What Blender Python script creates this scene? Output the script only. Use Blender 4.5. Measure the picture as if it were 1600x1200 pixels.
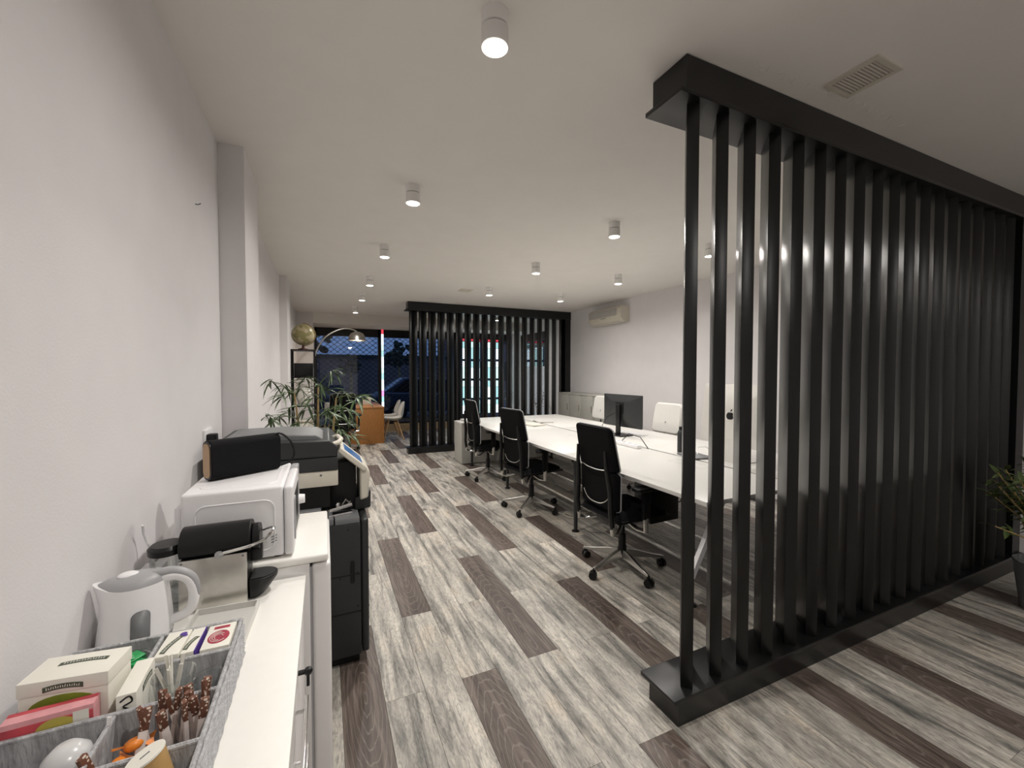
import bpy, bmesh, math, random
from mathutils import Vector, Matrix, Euler
random.seed(7)
for o in list(bpy.data.objects): bpy.data.objects.remove(o, do_unlink=True)
C = bpy.context.scene.collection
PI = math.pi
R = math.radians

# ------------------------------------------------------------------ camera, world, exposure
CEIL = 2.74
WL, WR, WB, WF = -0.525, 4.76, -1.7, 10.75          # left wall, right wall, back wall, shop front
cd = bpy.data.cameras.new('camera'); cam = bpy.data.objects.new('camera', cd); C.objects.link(cam)
cd.sensor_width = 36.0; cd.sensor_fit = 'HORIZONTAL'; cd.lens = 652.4/1600*36.0
cd.clip_start = 0.02; cd.clip_end = 300
cam.location = (0, 0, 1.47); cam.rotation_euler = (R(90-1.584), 0, R(-24.22))
sc = bpy.context.scene; sc.camera = cam
vs = sc.view_settings
vs.view_transform = 'Standard'; vs.look = 'None'; vs.gamma = 1.0; vs.use_curve_mapping = False
vs.exposure = 0.1
LAMP_W = 15.2
w = bpy.data.worlds.new('dusk_sky'); sc.world = w; w.use_nodes = True
bg = w.node_tree.nodes['Background']; bg.inputs[0].default_value = (0.20, 0.32, 0.60, 1); bg.inputs[1].default_value = 0.6

# ------------------------------------------------------------------ materials
MATS = {}
def mat(name, col, rough=0.5, metal=0.0, var=0.06, scale=18.0, bump=0.0, bscale=120.0, spec=0.5, emit=None, estr=0.0, stretch=None, coat=0.0):
    if name in MATS: return MATS[name]
    m = bpy.data.materials.new(name); m.use_nodes = True; nt = m.node_tree; N = nt.nodes; L = nt.links
    b = N['Principled BSDF']
    tc = N.new('ShaderNodeTexCoord'); mp = N.new('ShaderNodeMapping'); L.new(tc.outputs['Object'], mp.inputs[0])
    if stretch: mp.inputs['Scale'].default_value = stretch
    nz = N.new('ShaderNodeTexNoise'); nz.inputs['Scale'].default_value = scale; nz.inputs['Detail'].default_value = 4
    L.new(mp.outputs[0], nz.inputs['Vector'])
    cr = N.new('ShaderNodeValToRGB'); L.new(nz.outputs['Fac'], cr.inputs[0])
    cr.color_ramp.elements[0].position = 0.3; cr.color_ramp.elements[1].position = 0.7
    cr.color_ramp.elements[0].color = tuple(max(0, c*(1-var)) for c in col)+(1,)
    cr.color_ramp.elements[1].color = tuple(min(1, c*(1+var)) for c in col)+(1,)
    L.new(cr.outputs[0], b.inputs['Base Color'])
    b.inputs['Roughness'].default_value = rough; b.inputs['Metallic'].default_value = metal
    b.inputs['Specular IOR Level'].default_value = spec
    if coat: b.inputs['Coat Weight'].default_value = coat; b.inputs['Coat Roughness'].default_value = 0.1
    if bump:
        n2 = N.new('ShaderNodeTexNoise'); n2.inputs['Scale'].default_value = bscale; L.new(mp.outputs[0], n2.inputs['Vector'])
        bp = N.new('ShaderNodeBump'); bp.inputs['Strength'].default_value = bump; bp.inputs['Distance'].default_value = 0.01
        L.new(n2.outputs['Fac'], bp.inputs['Height']); L.new(bp.outputs[0], b.inputs['Normal'])
    if emit:
        b.inputs['Emission Color'].default_value = emit+(1,); b.inputs['Emission Strength'].default_value = estr
    MATS[name] = m; return m

def glass_mat(name, tint=(1, 1, 1), refl=0.06, rough=0.0):
    m = bpy.data.materials.new(name); m.use_nodes = True; nt = m.node_tree; N = nt.nodes; L = nt.links
    N.remove(N['Principled BSDF']); out = N['Material Output']
    t = N.new('ShaderNodeBsdfTransparent'); t.inputs[0].default_value = tint+(1,)
    g = N.new('ShaderNodeBsdfGlossy'); g.inputs['Roughness'].default_value = rough
    fr = N.new('ShaderNodeLayerWeight'); fr.inputs[0].default_value = 0.25
    mu = N.new('ShaderNodeMath'); mu.operation = 'MULTIPLY_ADD'; mu.inputs[1].default_value = 0.5; mu.inputs[2].default_value = refl
    L.new(fr.outputs['Fresnel'], mu.inputs[0])
    mx = N.new('ShaderNodeMixShader'); L.new(mu.outputs[0], mx.inputs[0]); L.new(t.outputs[0], mx.inputs[1]); L.new(g.outputs[0], mx.inputs[2])
    L.new(mx.outputs[0], out.inputs[0]); MATS[name] = m; return m

def plank_mat(name, dark):
    m = bpy.data.materials.new(name); m.use_nodes = True; nt = m.node_tree; N = nt.nodes; L = nt.links
    b = N['Principled BSDF']
    tc = N.new('ShaderNodeTexCoord'); oi = N.new('ShaderNodeObjectInfo')
    off = N.new('ShaderNodeVectorMath'); off.operation = 'SCALE'; off.inputs[0].default_value = (7.3, 31.7, 3.1)
    L.new(oi.outputs['Random'], off.inputs['Scale'])
    ad = N.new('ShaderNodeVectorMath'); L.new(tc.outputs['Object'], ad.inputs[0]); L.new(off.outputs[0], ad.inputs[1])
    def noise(sx, sy, detail, dist=0.0):
        mp = N.new('ShaderNodeMapping'); mp.inputs['Scale'].default_value = (sx, sy, 1); L.new(ad.outputs[0], mp.inputs[0])
        n = N.new('ShaderNodeTexNoise'); n.inputs['Scale'].default_value = 1; n.inputs['Detail'].default_value = detail; n.inputs['Distortion'].default_value = dist
        n.inputs['Roughness'].default_value = 0.6
        L.new(mp.outputs[0], n.inputs['Vector']); return n
    def ramp(src, stops):
        c = N.new('ShaderNodeValToRGB'); L.new(src, c.inputs[0]); e = c.color_ramp.elements
        while len(e) < len(stops): e.new(0.5)
        for i, (p, col) in enumerate(stops): e[i].position = p; e[i].color = col+(1,)
        return c
    def mix(a, bb, fac, mode='MIX'):
        x = N.new('ShaderNodeMix'); x.data_type = 'RGBA'; x.blend_type = mode
        if isinstance(fac, float): x.inputs[0].default_value = fac
        else: L.new(fac, x.inputs[0])
        L.new(a, x.inputs[6]); L.new(bb, x.inputs[7]); return x.outputs[2]
    if not dark:
        n1 = noise(13, 1.3, 5, 1.2); c1 = ramp(n1.outputs['Fac'], [(0.30, (0.10, 0.098, 0.09)), (0.41, (0.23, 0.22, 0.20)), (0.51, (0.40, 0.375, 0.335)), (0.68, (0.56, 0.53, 0.475))])
        n2 = noise(60, 14, 6, 2.2); c2 = ramp(n2.outputs['Fac'], [(0.35, (0.50, 0.50, 0.50)), (0.50, (0.95, 0.945, 0.935)), (0.66, (1.28, 1.26, 1.22))])
        n3 = noise(5, 3.2, 3, 0.4); c3 = ramp(n3.outputs['Fac'], [(0.34, (0.74, 0.745, 0.75)), (0.55, (1.0, 1.0, 1.0)), (0.7, (1.12, 1.05, 0.98))])
        x = mix(c1.outputs[0], c2.outputs[0], 0.75, 'MULTIPLY'); x = mix(x, c3.outputs[0], 0.9, 'MULTIPLY')
        n5 = noise(34, 1.1, 4, 0.6); c5 = ramp(n5.outputs['Fac'], [(0.30, (0.45, 0.45, 0.45)), (0.40, (1.0, 1.0, 1.0))]); x = mix(x, c5.outputs[0], 0.7, 'MULTIPLY')
    else:
        n1 = noise(40, 3.2, 5, 0.8); c1 = ramp(n1.outputs['Fac'], [(0.3, (0.045, 0.033, 0.027)), (0.50, (0.092, 0.070, 0.059)), (0.68, (0.165, 0.132, 0.112))])
        of2 = N.new('ShaderNodeVectorMath'); of2.operation = 'SCALE'; of2.inputs[0].default_value = (0.05, 1.1, 0); L.new(oi.outputs['Random'], of2.inputs['Scale'])
        sb_ = N.new('ShaderNodeVectorMath'); sb_.operation = 'SUBTRACT'; L.new(tc.outputs['Object'], sb_.inputs[0]); L.new(of2.outputs[0], sb_.inputs[1])
        mp = N.new('ShaderNodeMapping'); mp.inputs['Location'].default_value = (-0.75, 0, 0); mp.inputs['Scale'].default_value = (11, 2.0, 1); L.new(sb_.outputs[0], mp.inputs[0])
        wv = N.new('ShaderNodeTexWave'); wv.wave_type = 'RINGS'; wv.rings_direction = 'Z'; wv.inputs['Scale'].default_value = 2.1; wv.inputs['Distortion'].default_value = 4.5; wv.inputs['Detail'].default_value = 3; wv.inputs['Detail Scale'].default_value = 1.2
        L.new(mp.outputs[0], wv.inputs['Vector'])
        c2 = ramp(wv.outputs['Color'], [(0.90, (0, 0, 0)), (1.0, (1, 1, 1))])
        li = N.new('ShaderNodeRGB'); li.outputs[0].default_value = (0.27, 0.235, 0.21, 1)
        f = N.new('ShaderNodeMath'); f.operation = 'MULTIPLY'; f.inputs[1].default_value = 0.34; L.new(c2.outputs[0], f.inputs[0])
        x = mix(c1.outputs[0], li.outputs[0], f.outputs[0])
    vr = N.new('ShaderNodeMath'); vr.operation = 'MULTIPLY_ADD'; vr.inputs[1].default_value = 0.22; vr.inputs[2].default_value = 0.89; L.new(oi.outputs['Random'], vr.inputs[0])
    sc_ = N.new('ShaderNodeVectorMath'); sc_.operation = 'SCALE'; L.new(x, sc_.inputs[0]); L.new(vr.outputs[0], sc_.inputs['Scale'])
    L.new(sc_.outputs[0], b.inputs['Base Color'])
    b.inputs['Roughness'].default_value = 0.42; b.inputs['Specular IOR Level'].default_value = 0.4
    n4 = noise(150, 10, 3); bp = N.new('ShaderNodeBump'); bp.inputs['Strength'].default_value = 0.12; bp.inputs['Distance'].default_value = 0.004
    L.new(n4.outputs['Fac'], bp.inputs['Height']); L.new(bp.outputs[0], b.inputs['Normal'])
    MATS[name] = m; return m

M_wall = mat('wall_paint', (0.77, 0.748, 0.752), 0.75, var=0.015, scale=6, bump=0.05, bscale=160, spec=0.25)
M_ceil = mat('ceiling_paint', (0.85, 0.82, 0.78), 0.8, var=0.012, scale=5, bump=0.04, bscale=150, spec=0.2)
M_light = plank_mat('light_plank_wood', False); M_dark = plank_mat('dark_plank_wood', True)
M_black = mat('black_satin_lacquer', (0.0045, 0.0048, 0.005), 0.32, var=0.1, bump=0.02, bscale=300)
M_slab = mat('subfloor', (0.05, 0.045, 0.04), 0.9)
M_white = mat('white_plastic', (0.84, 0.83, 0.84), 0.35, var=0.01)
M_enamel = mat('white_enamel', (0.80, 0.785, 0.775), 0.4, var=0.01)
M_top = mat('white_laminate', (0.60, 0.59, 0.56), 0.32, var=0.01, scale=60)
M_counter = mat('white_counter_laminate', (0.86, 0.845, 0.80), 0.35, var=0.01, scale=40)
M_cream = mat('cream_plastic', (0.66, 0.62, 0.53), 0.45, var=0.02)
M_grey = mat('grey_plastic', (0.17, 0.175, 0.18), 0.45, var=0.03)
M_lgrey = mat('light_grey_plastic', (0.36, 0.36, 0.37), 0.4, var=0.03)
M_dgrey = mat('dark_grey_plastic', (0.022, 0.024, 0.025), 0.42, var=0.05)
M_blk = mat('black_plastic', (0.005, 0.005, 0.0055), 0.38, var=0.05, spec=0.35)
M_fab = mat('black_fabric', (0.005, 0.005, 0.0055), 0.9, var=0.2, scale=300, bump=0.2, bscale=500, spec=0.12)
M_grille = mat('black_speaker_cloth', (0.005, 0.005, 0.006), 0.8, var=0.3, scale=400, bump=0.3, bscale=700, spec=0.2)
M_wfab = mat('white_upholstery', (0.64, 0.625, 0.59), 0.7, var=0.03, scale=80, bump=0.06, bscale=200, spec=0.3)
M_alu = mat('brushed_aluminium', (0.62, 0.61, 0.58), 0.3, 1.0, var=0.04, stretch=(1, 1, 12))
M_chrome = mat('chrome', (0.78, 0.78, 0.78), 0.12, 1.0, var=0.01)
M_steel = mat('satin_steel', (0.62, 0.60, 0.56), 0.28, 1.0, var=0.05, scale=40)
M_oak = mat('orange_veneer', (0.40, 0.17, 0.045), 0.4, var=0.14, scale=14, stretch=(6, 6, 0.8))
M_beech = mat('beech_wood', (0.55, 0.33, 0.16), 0.45, var=0.1, scale=20, stretch=(6, 6, 1))
M_leaf = mat('green_leaf', (0.055, 0.10, 0.032), 0.42, var=0.45, scale=7)
M_leaf2 = mat('olive_leaf', (0.07, 0.105, 0.028), 0.45, var=0.4, scale=9)
M_cane = mat('cane_stem', (0.34, 0.24, 0.10), 0.6, var=0.2, scale=25)
M_taupe = mat('grey_cabinet_laminate', (0.42, 0.41, 0.375), 0.5, var=0.02)
M_lens = mat('lamp_lens', (1, 1, 1), 0.3, emit=(1.0, 0.95, 0.88), estr=14)
M_lampw = mat('lamp_white', (0.86, 0.85, 0.83), 0.4, var=0.005); M_ring = mat('lamp_ring', (1, 1, 1), 0.3, emit=(1.0, 0.95, 0.88), estr=2.2)
M_tan = mat('tan_tile', (0.34, 0.25, 0.15), 0.5, var=0.1)
M_glass = glass_mat('window_glass', (0.86, 0.9, 0.95), 0.05)
M_clear = glass_mat('clear_plastic', (0.93, 0.95, 0.95), 0.10, 0.05)

# ------------------------------------------------------------------ mesh helpers
def smooth(pts, k=4, rs=None):
    P = [Vector(p) for p in pts]; n = len(P); out = []; ro = []
    for i in range(n-1):
        p0, p1, p2, p3 = [P[max(0, min(n-1, i+q))] for q in (-1, 0, 1, 2)]
        for j in range(k):
            u = j/k; out.append(0.5*((2*p1)+(p2-p0)*u+(2*p0-5*p1+4*p2-p3)*u*u+(3*p1-p0-3*p2+p3)*u**3))
            if rs: ro.append(rs[i]+(rs[i+1]-rs[i])*u)
    out.append(P[-1])
    if rs: ro.append(rs[-1]); return out, ro
    return out
class MB:
    def __init__(s): s.bm = bmesh.new()
    def _add(s, ret, mtx):
        vs_ = [v for v in ret['verts']]
        bmesh.ops.transform(s.bm, matrix=mtx, verts=vs_); return vs_
    def box(s, a, b, rot=None, bev=0.0, seg=2):
        a, b = Vector(a), Vector(b); c = (a+b)/2; d = b-a
        r = bmesh.ops.create_cube(s.bm, size=1.0)
        m = Matrix.Translation(c) @ (Euler(rot).to_matrix().to_4x4() if rot else Matrix()) @ Matrix.Diagonal((abs(d.x), abs(d.y), abs(d.z), 1))
        v = s._add(r, m)
        if bev:
            ed = list({e for x in v for e in x.link_edges})
            bmesh.ops.bevel(s.bm, geom=ed, offset=bev, segments=seg, affect='EDGES', profile=0.6)
        return s
    def cyl(s, p, q, r1, r2=None, n=20, caps=True):
        p, q = Vector(p), Vector(q); d = q-p
        r = bmesh.ops.create_cone(s.bm, cap_ends=caps, segments=n, radius1=r1, radius2=r1 if r2 is None else r2, depth=d.length)
        s._add(r, Matrix.Translation((p+q)/2) @ d.to_track_quat('Z', 'Y').to_matrix().to_4x4()); return s
    def ball(s, c, r, sc=(1, 1, 1), n=16):
        q = bmesh.ops.create_uvsphere(s.bm, u_segments=n, v_segments=max(6, n*2//3), radius=r)
        s._add(q, Matrix.Translation(c) @ Matrix.Diagonal((sc[0], sc[1], sc[2], 1))); return s
    def tube(s, pts, r, n=8, caps=True):
        pts = [Vector(p) for p in pts]; rs = r if isinstance(r, (list, tuple)) else [r]*len(pts)
        rings = []; up = Vector((0.123, 0.456, 0.88)).normalized()
        for i, p in enumerate(pts):
            t = (pts[min(i+1, len(pts)-1)]-pts[max(i-1, 0)]).normalized()
            x = up.cross(t)
            if x.length < 1e-4: x = Vector((1, 0, 0)).cross(t)
            x.normalize(); y = t.cross(x); up = y.cross(t) if False else up
            rings.append([s.bm.verts.new(p+(x*math.cos(2*PI*k/n)+y*math.sin(2*PI*k/n))*rs[i]) for k in range(n)])
        for a, b in zip(rings, rings[1:]):
            for k in range(n): s.bm.faces.new((a[k], a[(k+1) % n], b[(k+1) % n], b[k]))
        if caps: s.bm.faces.new(rings[0][::-1]); s.bm.faces.new(rings[-1])
        return s
    def lathe(s, prof, c=(0, 0, 0), n=28, sx=1.0, sy=1.0, cap=True):
        c = Vector(c); rings = []
        for r, z in prof:
            rings.append([s.bm.verts.new(c+Vector((r*sx*math.cos(2*PI*k/n), r*sy*math.sin(2*PI*k/n), z))) for k in range(n)])
        for a, b in zip(rings, rings[1:]):
            for k in range(n): s.bm.faces.new((a[k], a[(k+1) % n], b[(k+1) % n], b[k]))
        if cap and prof[0][0] > 1e-5: s.bm.faces.new(rings[0][::-1])
        if cap and prof[-1][0] > 1e-5: s.bm.faces.new(rings[-1])
        bmesh.ops.remove_doubles(s.bm, verts=[v for q in rings for v in q], dist=1e-6)
        return s
    def prism(s, poly, h0, h1, plane='XY', m=None):
        f = {'XY': lambda a, b, h: (a, b, h), 'XZ': lambda a, b, h: (a, h, b), 'YZ': lambda a, b, h: (h, a, b)}[plane]
        A = [s.bm.verts.new(f(a, b, h0)) for a, b in poly]; B = [s.bm.verts.new(f(a, b, h1)) for a, b in poly]
        n = len(poly)
        s.bm.faces.new(A[::-1]); s.bm.faces.new(B)
        for k in range(n): s.bm.faces.new((A[k], A[(k+1) % n], B[(k+1) % n], B[k]))
        if m is not None: bmesh.ops.transform(s.bm, matrix=m, verts=A+B)
        return s
    def grid(s, fn, nu, nv, thick=0.0):
        V = [[s.bm.verts.new(fn(u/nu, v/nv)) for v in range(nv+1)] for u in range(nu+1)]
        for u in range(nu):
            for v in range(nv): s.bm.faces.new((V[u][v], V[u+1][v], V[u+1][v+1], V[u][v+1]))
        return s
    def mesh(s, name, smooth=True):
        bmesh.ops.recalc_face_normals(s.bm, faces=s.bm.faces[:])
        me = bpy.data.meshes.new(name); s.bm.to_mesh(me); s.bm.free()
        if smooth:
            for p in me.polygons: p.use_smooth = True
            try: me.set_sharp_from_angle(angle=R(38))
            except Exception: pass
        return me
    def build(s, name, m, parent=None, loc=(0, 0, 0), rot=(0, 0, 0), bevel=0.0, solid=0.0, sub=0):
        o = bpy.data.objects.new(name, s.mesh(name)); C.objects.link(o); o.data.materials.append(m)
        o.parent = parent; o.location = loc; o.rotation_euler = rot
        if solid: q = o.modifiers.new('solid', 'SOLIDIFY'); q.thickness = solid; q.offset = 0
        if sub: q = o.modifiers.new('sub', 'SUBSURF'); q.levels = sub; q.render_levels = sub
        if bevel: q = o.modifiers.new('bevel', 'BEVEL'); q.width = bevel; q.segments = 2; q.limit_method = 'ANGLE'; q.angle_limit = R(35)
        return o
def bx(name, m, a, b, parent=None, bev=0.0, loc=(0, 0, 0), rot=(0, 0, 0), seg=2):
    return MB().box(a, b, bev=bev, seg=seg).build(name, m, parent, loc, rot)
def inst(name, me, parent=None, loc=(0, 0, 0), rot=(0, 0, 0), scale=(1, 1, 1)):
    o = bpy.data.objects.new(name, me); C.objects.link(o); o.parent = parent; o.location = loc; o.rotation_euler = rot; o.scale = scale; return o
def tag(o, label, cat, group=None, kind=None):
    o['label'] = label; o['category'] = cat
    if group: o['group'] = group
    if kind: o['kind'] = kind
    return o
def thing(name, label, cat, loc=(0, 0, 0), rz=0.0, group=None):
    o = bpy.data.objects.new(name, None); C.objects.link(o); o.location = loc; o.rotation_euler = (0, 0, rz); o.empty_display_size = 0.1
    return tag(o, label, cat, group)
def struct(o, label=None):
    o['kind'] = 'structure'
    if label: o['label'] = label
    return o
def copy_tree(o, parent=None):
    c = o.copy(); C.objects.link(c); c.parent = parent
    for ch in o.children: copy_tree(ch, c)
    return c
def rrect(w, h, r, n=5):
    pts = []
    for cx, cy, a0 in ((w/2-r, h/2-r, 0), (-w/2+r, h/2-r, 90), (-w/2+r, -h/2+r, 180), (w/2-r, -h/2+r, 270)):
        for k in range(n+1):
            a = R(a0+90*k/n); pts.append((cx+r*math.cos(a), cy+r*math.sin(a)))
    return pts
ORD = ['first', 'second', 'third', 'fourth', 'fifth', 'sixth', 'seventh', 'eighth']

# ------------------------------------------------------------------ room shell
floor = struct(bx('floor', M_slab, (WL-0.1, WB-0.1, -0.12), (WR+0.1, WF+0.2, -0.008)), 'wood plank floor of pale grey planks with scattered dark brown ones')
PX0, PW, PU = 0.055, 0.1772, 0.6285
pl_cache = {}
def plank_mesh(wd, ln, dark):
    key = (round(wd, 3), round(ln, 3), dark)
    if key not in pl_cache:
        me = MB().box((0, 0, -0.008), (wd, ln, 0), bev=0.0009, seg=1).mesh('plank', False); me.materials.append(M_dark if dark else M_light); pl_cache[key] = me
    return pl_cache[key]
hidden = {False: MB(), True: MB()}
for k in range(-4, 28):
    xa, xb = max(WL, PX0+k*PW), min(WR, PX0+(k+1)*PW)
    if xb-xa < 0.01: continue
    for n in range(-5, 19):
        if (n-k) % 2: continue
        ya, yb = max(WB, 0.005+n*PU), min(WF, 0.005+(n+2)*PU)
        if yb-ya < 0.01: continue
        dark = (n-2-5*k) % 8 == 0
        if yb < 0.55 or (xb < 0.0 and yb < 3.0) or (ya > 7.6 and xa > 2.2):    # behind the lens, under the furniture, beyond the far screen
            hidden[dark].box((xa+0.0005, ya+0.0005, -0.008), (xb-0.0005, yb-0.0005, 0))
        else:
            inst('plank', plank_mesh(xb-xa-0.0009, yb-ya-0.0009, dark), floor, (xa+0.0004, ya+0.0004, 0))
for d in (False, True):
    o = hidden[d].build('plank_field', M_dark if d else M_light, floor); o['kind'] = 'stuff'

struct(bx('ceiling', M_ceil, (WL-0.1, WB-0.1, CEIL), (WR+0.1, WF+0.2, CEIL+0.12)), 'plain off-white plaster ceiling')
wl = struct(bx('wall_left', M_wall, (WL-0.12, WB-0.1, 0), (WL, WF+0.2, CEIL)), 'long off-white plastered wall beside the counter')
bx('pilaster', M_wall, (WL, 2.80, 0), (-0.40, 3.32, CEIL), wl)
bx('pilaster', M_wall, (WL, 6.25, 0), (-0.435, 6.75, CEIL), wl)
bx('pilaster', M_wall, (WL, 9.80, 0), (-0.20, WF, CEIL), wl)
struct(bx('wall_back', M_wall, (WL, WB-0.12, 0), (WR, WB, CEIL)))
# right wall with a side window opening
SY0, SY1, SZ0, SZ1 = 8.66, 10.05, 0.34, 2.45
wr = struct(bx('wall_right', M_wall, (WR, WB, 0), (WR+0.15, SY0, CEIL)), 'off-white wall behind the white chairs')
bx('wall_pier', M_wall, (WR, SY1, 0), (WR+0.15, WF+0.2, CEIL), wr)
bx('wall_apron', M_wall, (WR, SY0, 0), (WR+0.15, SY1, SZ0), wr); bx('wall_lintel', M_wall, (WR, SY0, SZ1), (WR+0.15, SY1, CEIL), wr)
wn = thing('window_3', 'side window in right wall behind the far slats', 'window', (WR+0.03, SY0, SZ0)); del wn['category']; struct(wn)
h = SZ1-SZ0; l = SY1-SY0
f = MB()
for a, b in (((0, 0, 0), (0.06, 0.06, h)), ((0, l-0.06, 0), (0.06, l, h)), ((0, 0, 0), (0.06, l, 0.06)), ((0, 0, h-0.2), (0.06, l, h)), ((0, 0, h-0.36), (0.06, l, h-0.28))): f.box(a, b)
f.build('window_frame', M_black, wn)
bx('pane', M_glass, (0.025, 0.06, 0.06), (0.033, l-0.06, h-0.2), wn)
bx('frosted_film', mat('frosted_film', (0.72, 0.74, 0.82), 0.6), (0.012, 0.06, 0.06), (0.016, l-0.06, 1.28), wn)
# shop front
wf = struct(bx('wall_front', M_tan, (-0.20, WF, 0), (WR, WF+0.15, 0.18)), 'low tan tiled sill wall under the shop window')
bx('soffit', M_ceil, (-0.20, 9.80, 2.526), (WR, WF+0.15, CEIL), wf)
def shop_window(name, x0, x1, label):
    t = thing(name, label, 'window', (x0, WF, 0.18)); del t['category']; struct(t)
    L_ = x1-x0; H_ = 2.526-0.18; g = MB()
    g.box((0, 0, 0), (L_, 0.08, 0.05)).box((0, 0, 0), (0.05, 0.08, H_)).box((L_-0.05, 0, 0), (L_, 0.08, H_)).box((0, 0, 2.155), (L_, 0.08, H_))
    g.build('window_frame', M_black, t)
    bx('pane', M_glass, (0.05, 0.035, 0.05), (L_-0.05, 0.043, 2.155), t)
    return t
shop_window('window_1', -0.20, 1.27, 'shop window behind the wooden desk')
shop_window('window_2', 1.27, 3.15, 'dark shop window behind the far slats')
shop_window('window_4', 3.15, WR, 'shop window with the backlit panels')
# roller grille outside the glass
gr = MB(); gx0, gx1, gz0, gz1 = -0.18, 3.15, 0.2, 2.36; cw, ch = 0.148, 0.118
nx = int((gx1-gx0)/cw)+1; nz_ = int((gz1-gz0)/ch)+1
for i in range(nx):
    for s in (0, 1):
        pts = []
        for j in range(nz_*2+1):
            z = gz0+j*ch/2
            x = gx0+i*cw+(cw/2 if s else 0)+(cw/4 if j % 2 else -cw/4)*(1 if s else -1)
            pts.append((x, WF+0.22+(0.004 if s else -0.004), min(z, gz1)))
        gr.tube(pts, 0.010, n=4, caps=False)
t = thing('roller_grille', 'black diamond mesh security grille outside the shop window', 'grille', (0, 0, 0))
gr.build('mesh', M_blk, t)
for x in (gx0-0.03, gx1+0.02): bx('guide_rail', M_blk, (x-0.03, WF+0.15, -0.05), (x+0.03, WF+0.25, 2.52), t)
bx('bottom_bar', M_blk, (gx0, WF+0.19, 0.17), (gx1, WF+0.25, 0.22), t)

# ------------------------------------------------------------------ slatted screens
def screen(name, label, x0, y0, x1, first, nslat):
    t = thing(name, label, 'partition', (0, y0, 0), group='black slatted room dividers')
    bx('base', M_black, (x0, 0.003, 0), (x1, 0.170, 0.10), t); bx('base_plate', M_black, (x0-0.027, -0.004, 0.10), (x1, 0.198, 0.12), t, bev=0.002)
    bx('top_beam', M_black, (x0+0.008, 0.003, 2.60), (x1, 0.190, CEIL-0.004), t); bx('top_plate', M_black, (x0-0.027, -0.004, 2.58), (x1, 0.198, 2.60), t, bev=0.002)
    wd, th = 0.190, 0.049; c = math.sqrt(0.5)
    me = MB().box((-th/2, 0, 0.12), (th/2, wd, 2.58), bev=0.0025, seg=2).mesh('slat'); me.materials.append(M_black)
    for i in range(nslat):
        fx = first+i*0.1724
        s = inst('slat', me, t, (fx+th/2*c, 0.0325, 0), (0, 0, -PI/4))
    bx('end_post', M_black, (4.63, 0.012, 0.12), (x1, 0.160, 2.58), t)
    return t
screen('slat_partition', 'tall black slatted screen in the foreground at right', 1.32, 1.256, WR, 1.380, 19)
screen('slat_partition', 'black slatted screen at the far end of the room behind the long desk', 1.36, 7.55, WR, 1.395, 19)

# ------------------------------------------------------------------ ceiling lamps
ld = bpy.data.lights.new('spotlight_beam', 'AREA'); ld.shape = 'DISK'; ld.size = 0.068; ld.energy = LAMP_W*0.60; ld.color = (1.0, 0.955, 0.905); ld.spread = R(178)
lb = bpy.data.lights.new('spotlight_core', 'AREA'); lb.shape = 'DISK'; lb.size = 0.05; lb.energy = LAMP_W*0.33; lb.color = ld.color; lb.spread = R(112)
def lamp_proto():
    t = thing('ceiling_spotlight', '', 'lamp', group='white cylinder ceiling spotlights')
    MB().lathe([(0.048, 0), (0.048, -0.049), (0.044, -0.051)]).build('mount', M_lampw, t)
    MB().lathe([(0.043, -0.0505), (0.043, -0.0555)]).build('seam', M_grey, t)
    MB().lathe([(0.040, -0.055), (0.0475, -0.056), (0.0485, -0.058), (0.0485, -0.118), (0.046, -0.12), (0.036, -0.119), (0.036, -0.112)], cap=False).build('housing', M_lampw, t)
    MB().lathe([(0.0375, -0.1192), (0.0465, -0.1203), (0.0455, -0.1213), (0.0385, -0.1213), (0.0375, -0.1192)], cap=False).build('light_ring', M_ring, t)
    MB().lathe([(0.0, -0.1085), (0.036, -0.1085), (0.036, -0.1115), (0.0, -0.1115)]).build('lens', M_lens, t)
    for nm, l_, z in (('spotlight_beam', ld, -0.114), ('spotlight_core', lb, -0.1145)):
        a = bpy.data.objects.new(nm, l_); C.objects.link(a); a.parent = t; a.location = (0, 0, z)
    return t
lp = lamp_proto(); first = True
rows = [(0.565, (1.405, 2.90, 4.357, 5.85, 7.11, 8.607), 'in the aisle row'), (2.26, (2.906, 4.346, 5.853), 'in the middle row above the desk'), (3.50, (3.0, 4.417, 5.873), 'in the row above the white chairs'), (0.565, (-0.15,), 'behind'), (2.6, (-0.55,), 'behind'), (3.7, (-1.15,), 'behind'), (3.50, (8.6,), 'window')]  # last two rows: unseen lamps added to brighten near ceiling and far walls
for X, ys, txt in rows:
    for i, Y in enumerate(ys):
        o = lp if first else copy_tree(lp); first = False
        o.location = (X, Y, CEIL)
        if txt == 'window': o['label'] = 'white ceiling spotlight added to brighten the walls behind the far slatted screen'
        else: o['label'] = ('white ceiling spotlight, %s %s' % ('nearest one' if i == 0 else ORD[i]+' from camera', txt)) if txt != 'behind' else ('white ceiling spotlight over the near floor %s' % ('by the counter' if X < 1 else ('by the slatted screen' if X < 3 else 'by the right wall, added to light the ceiling')))

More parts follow.
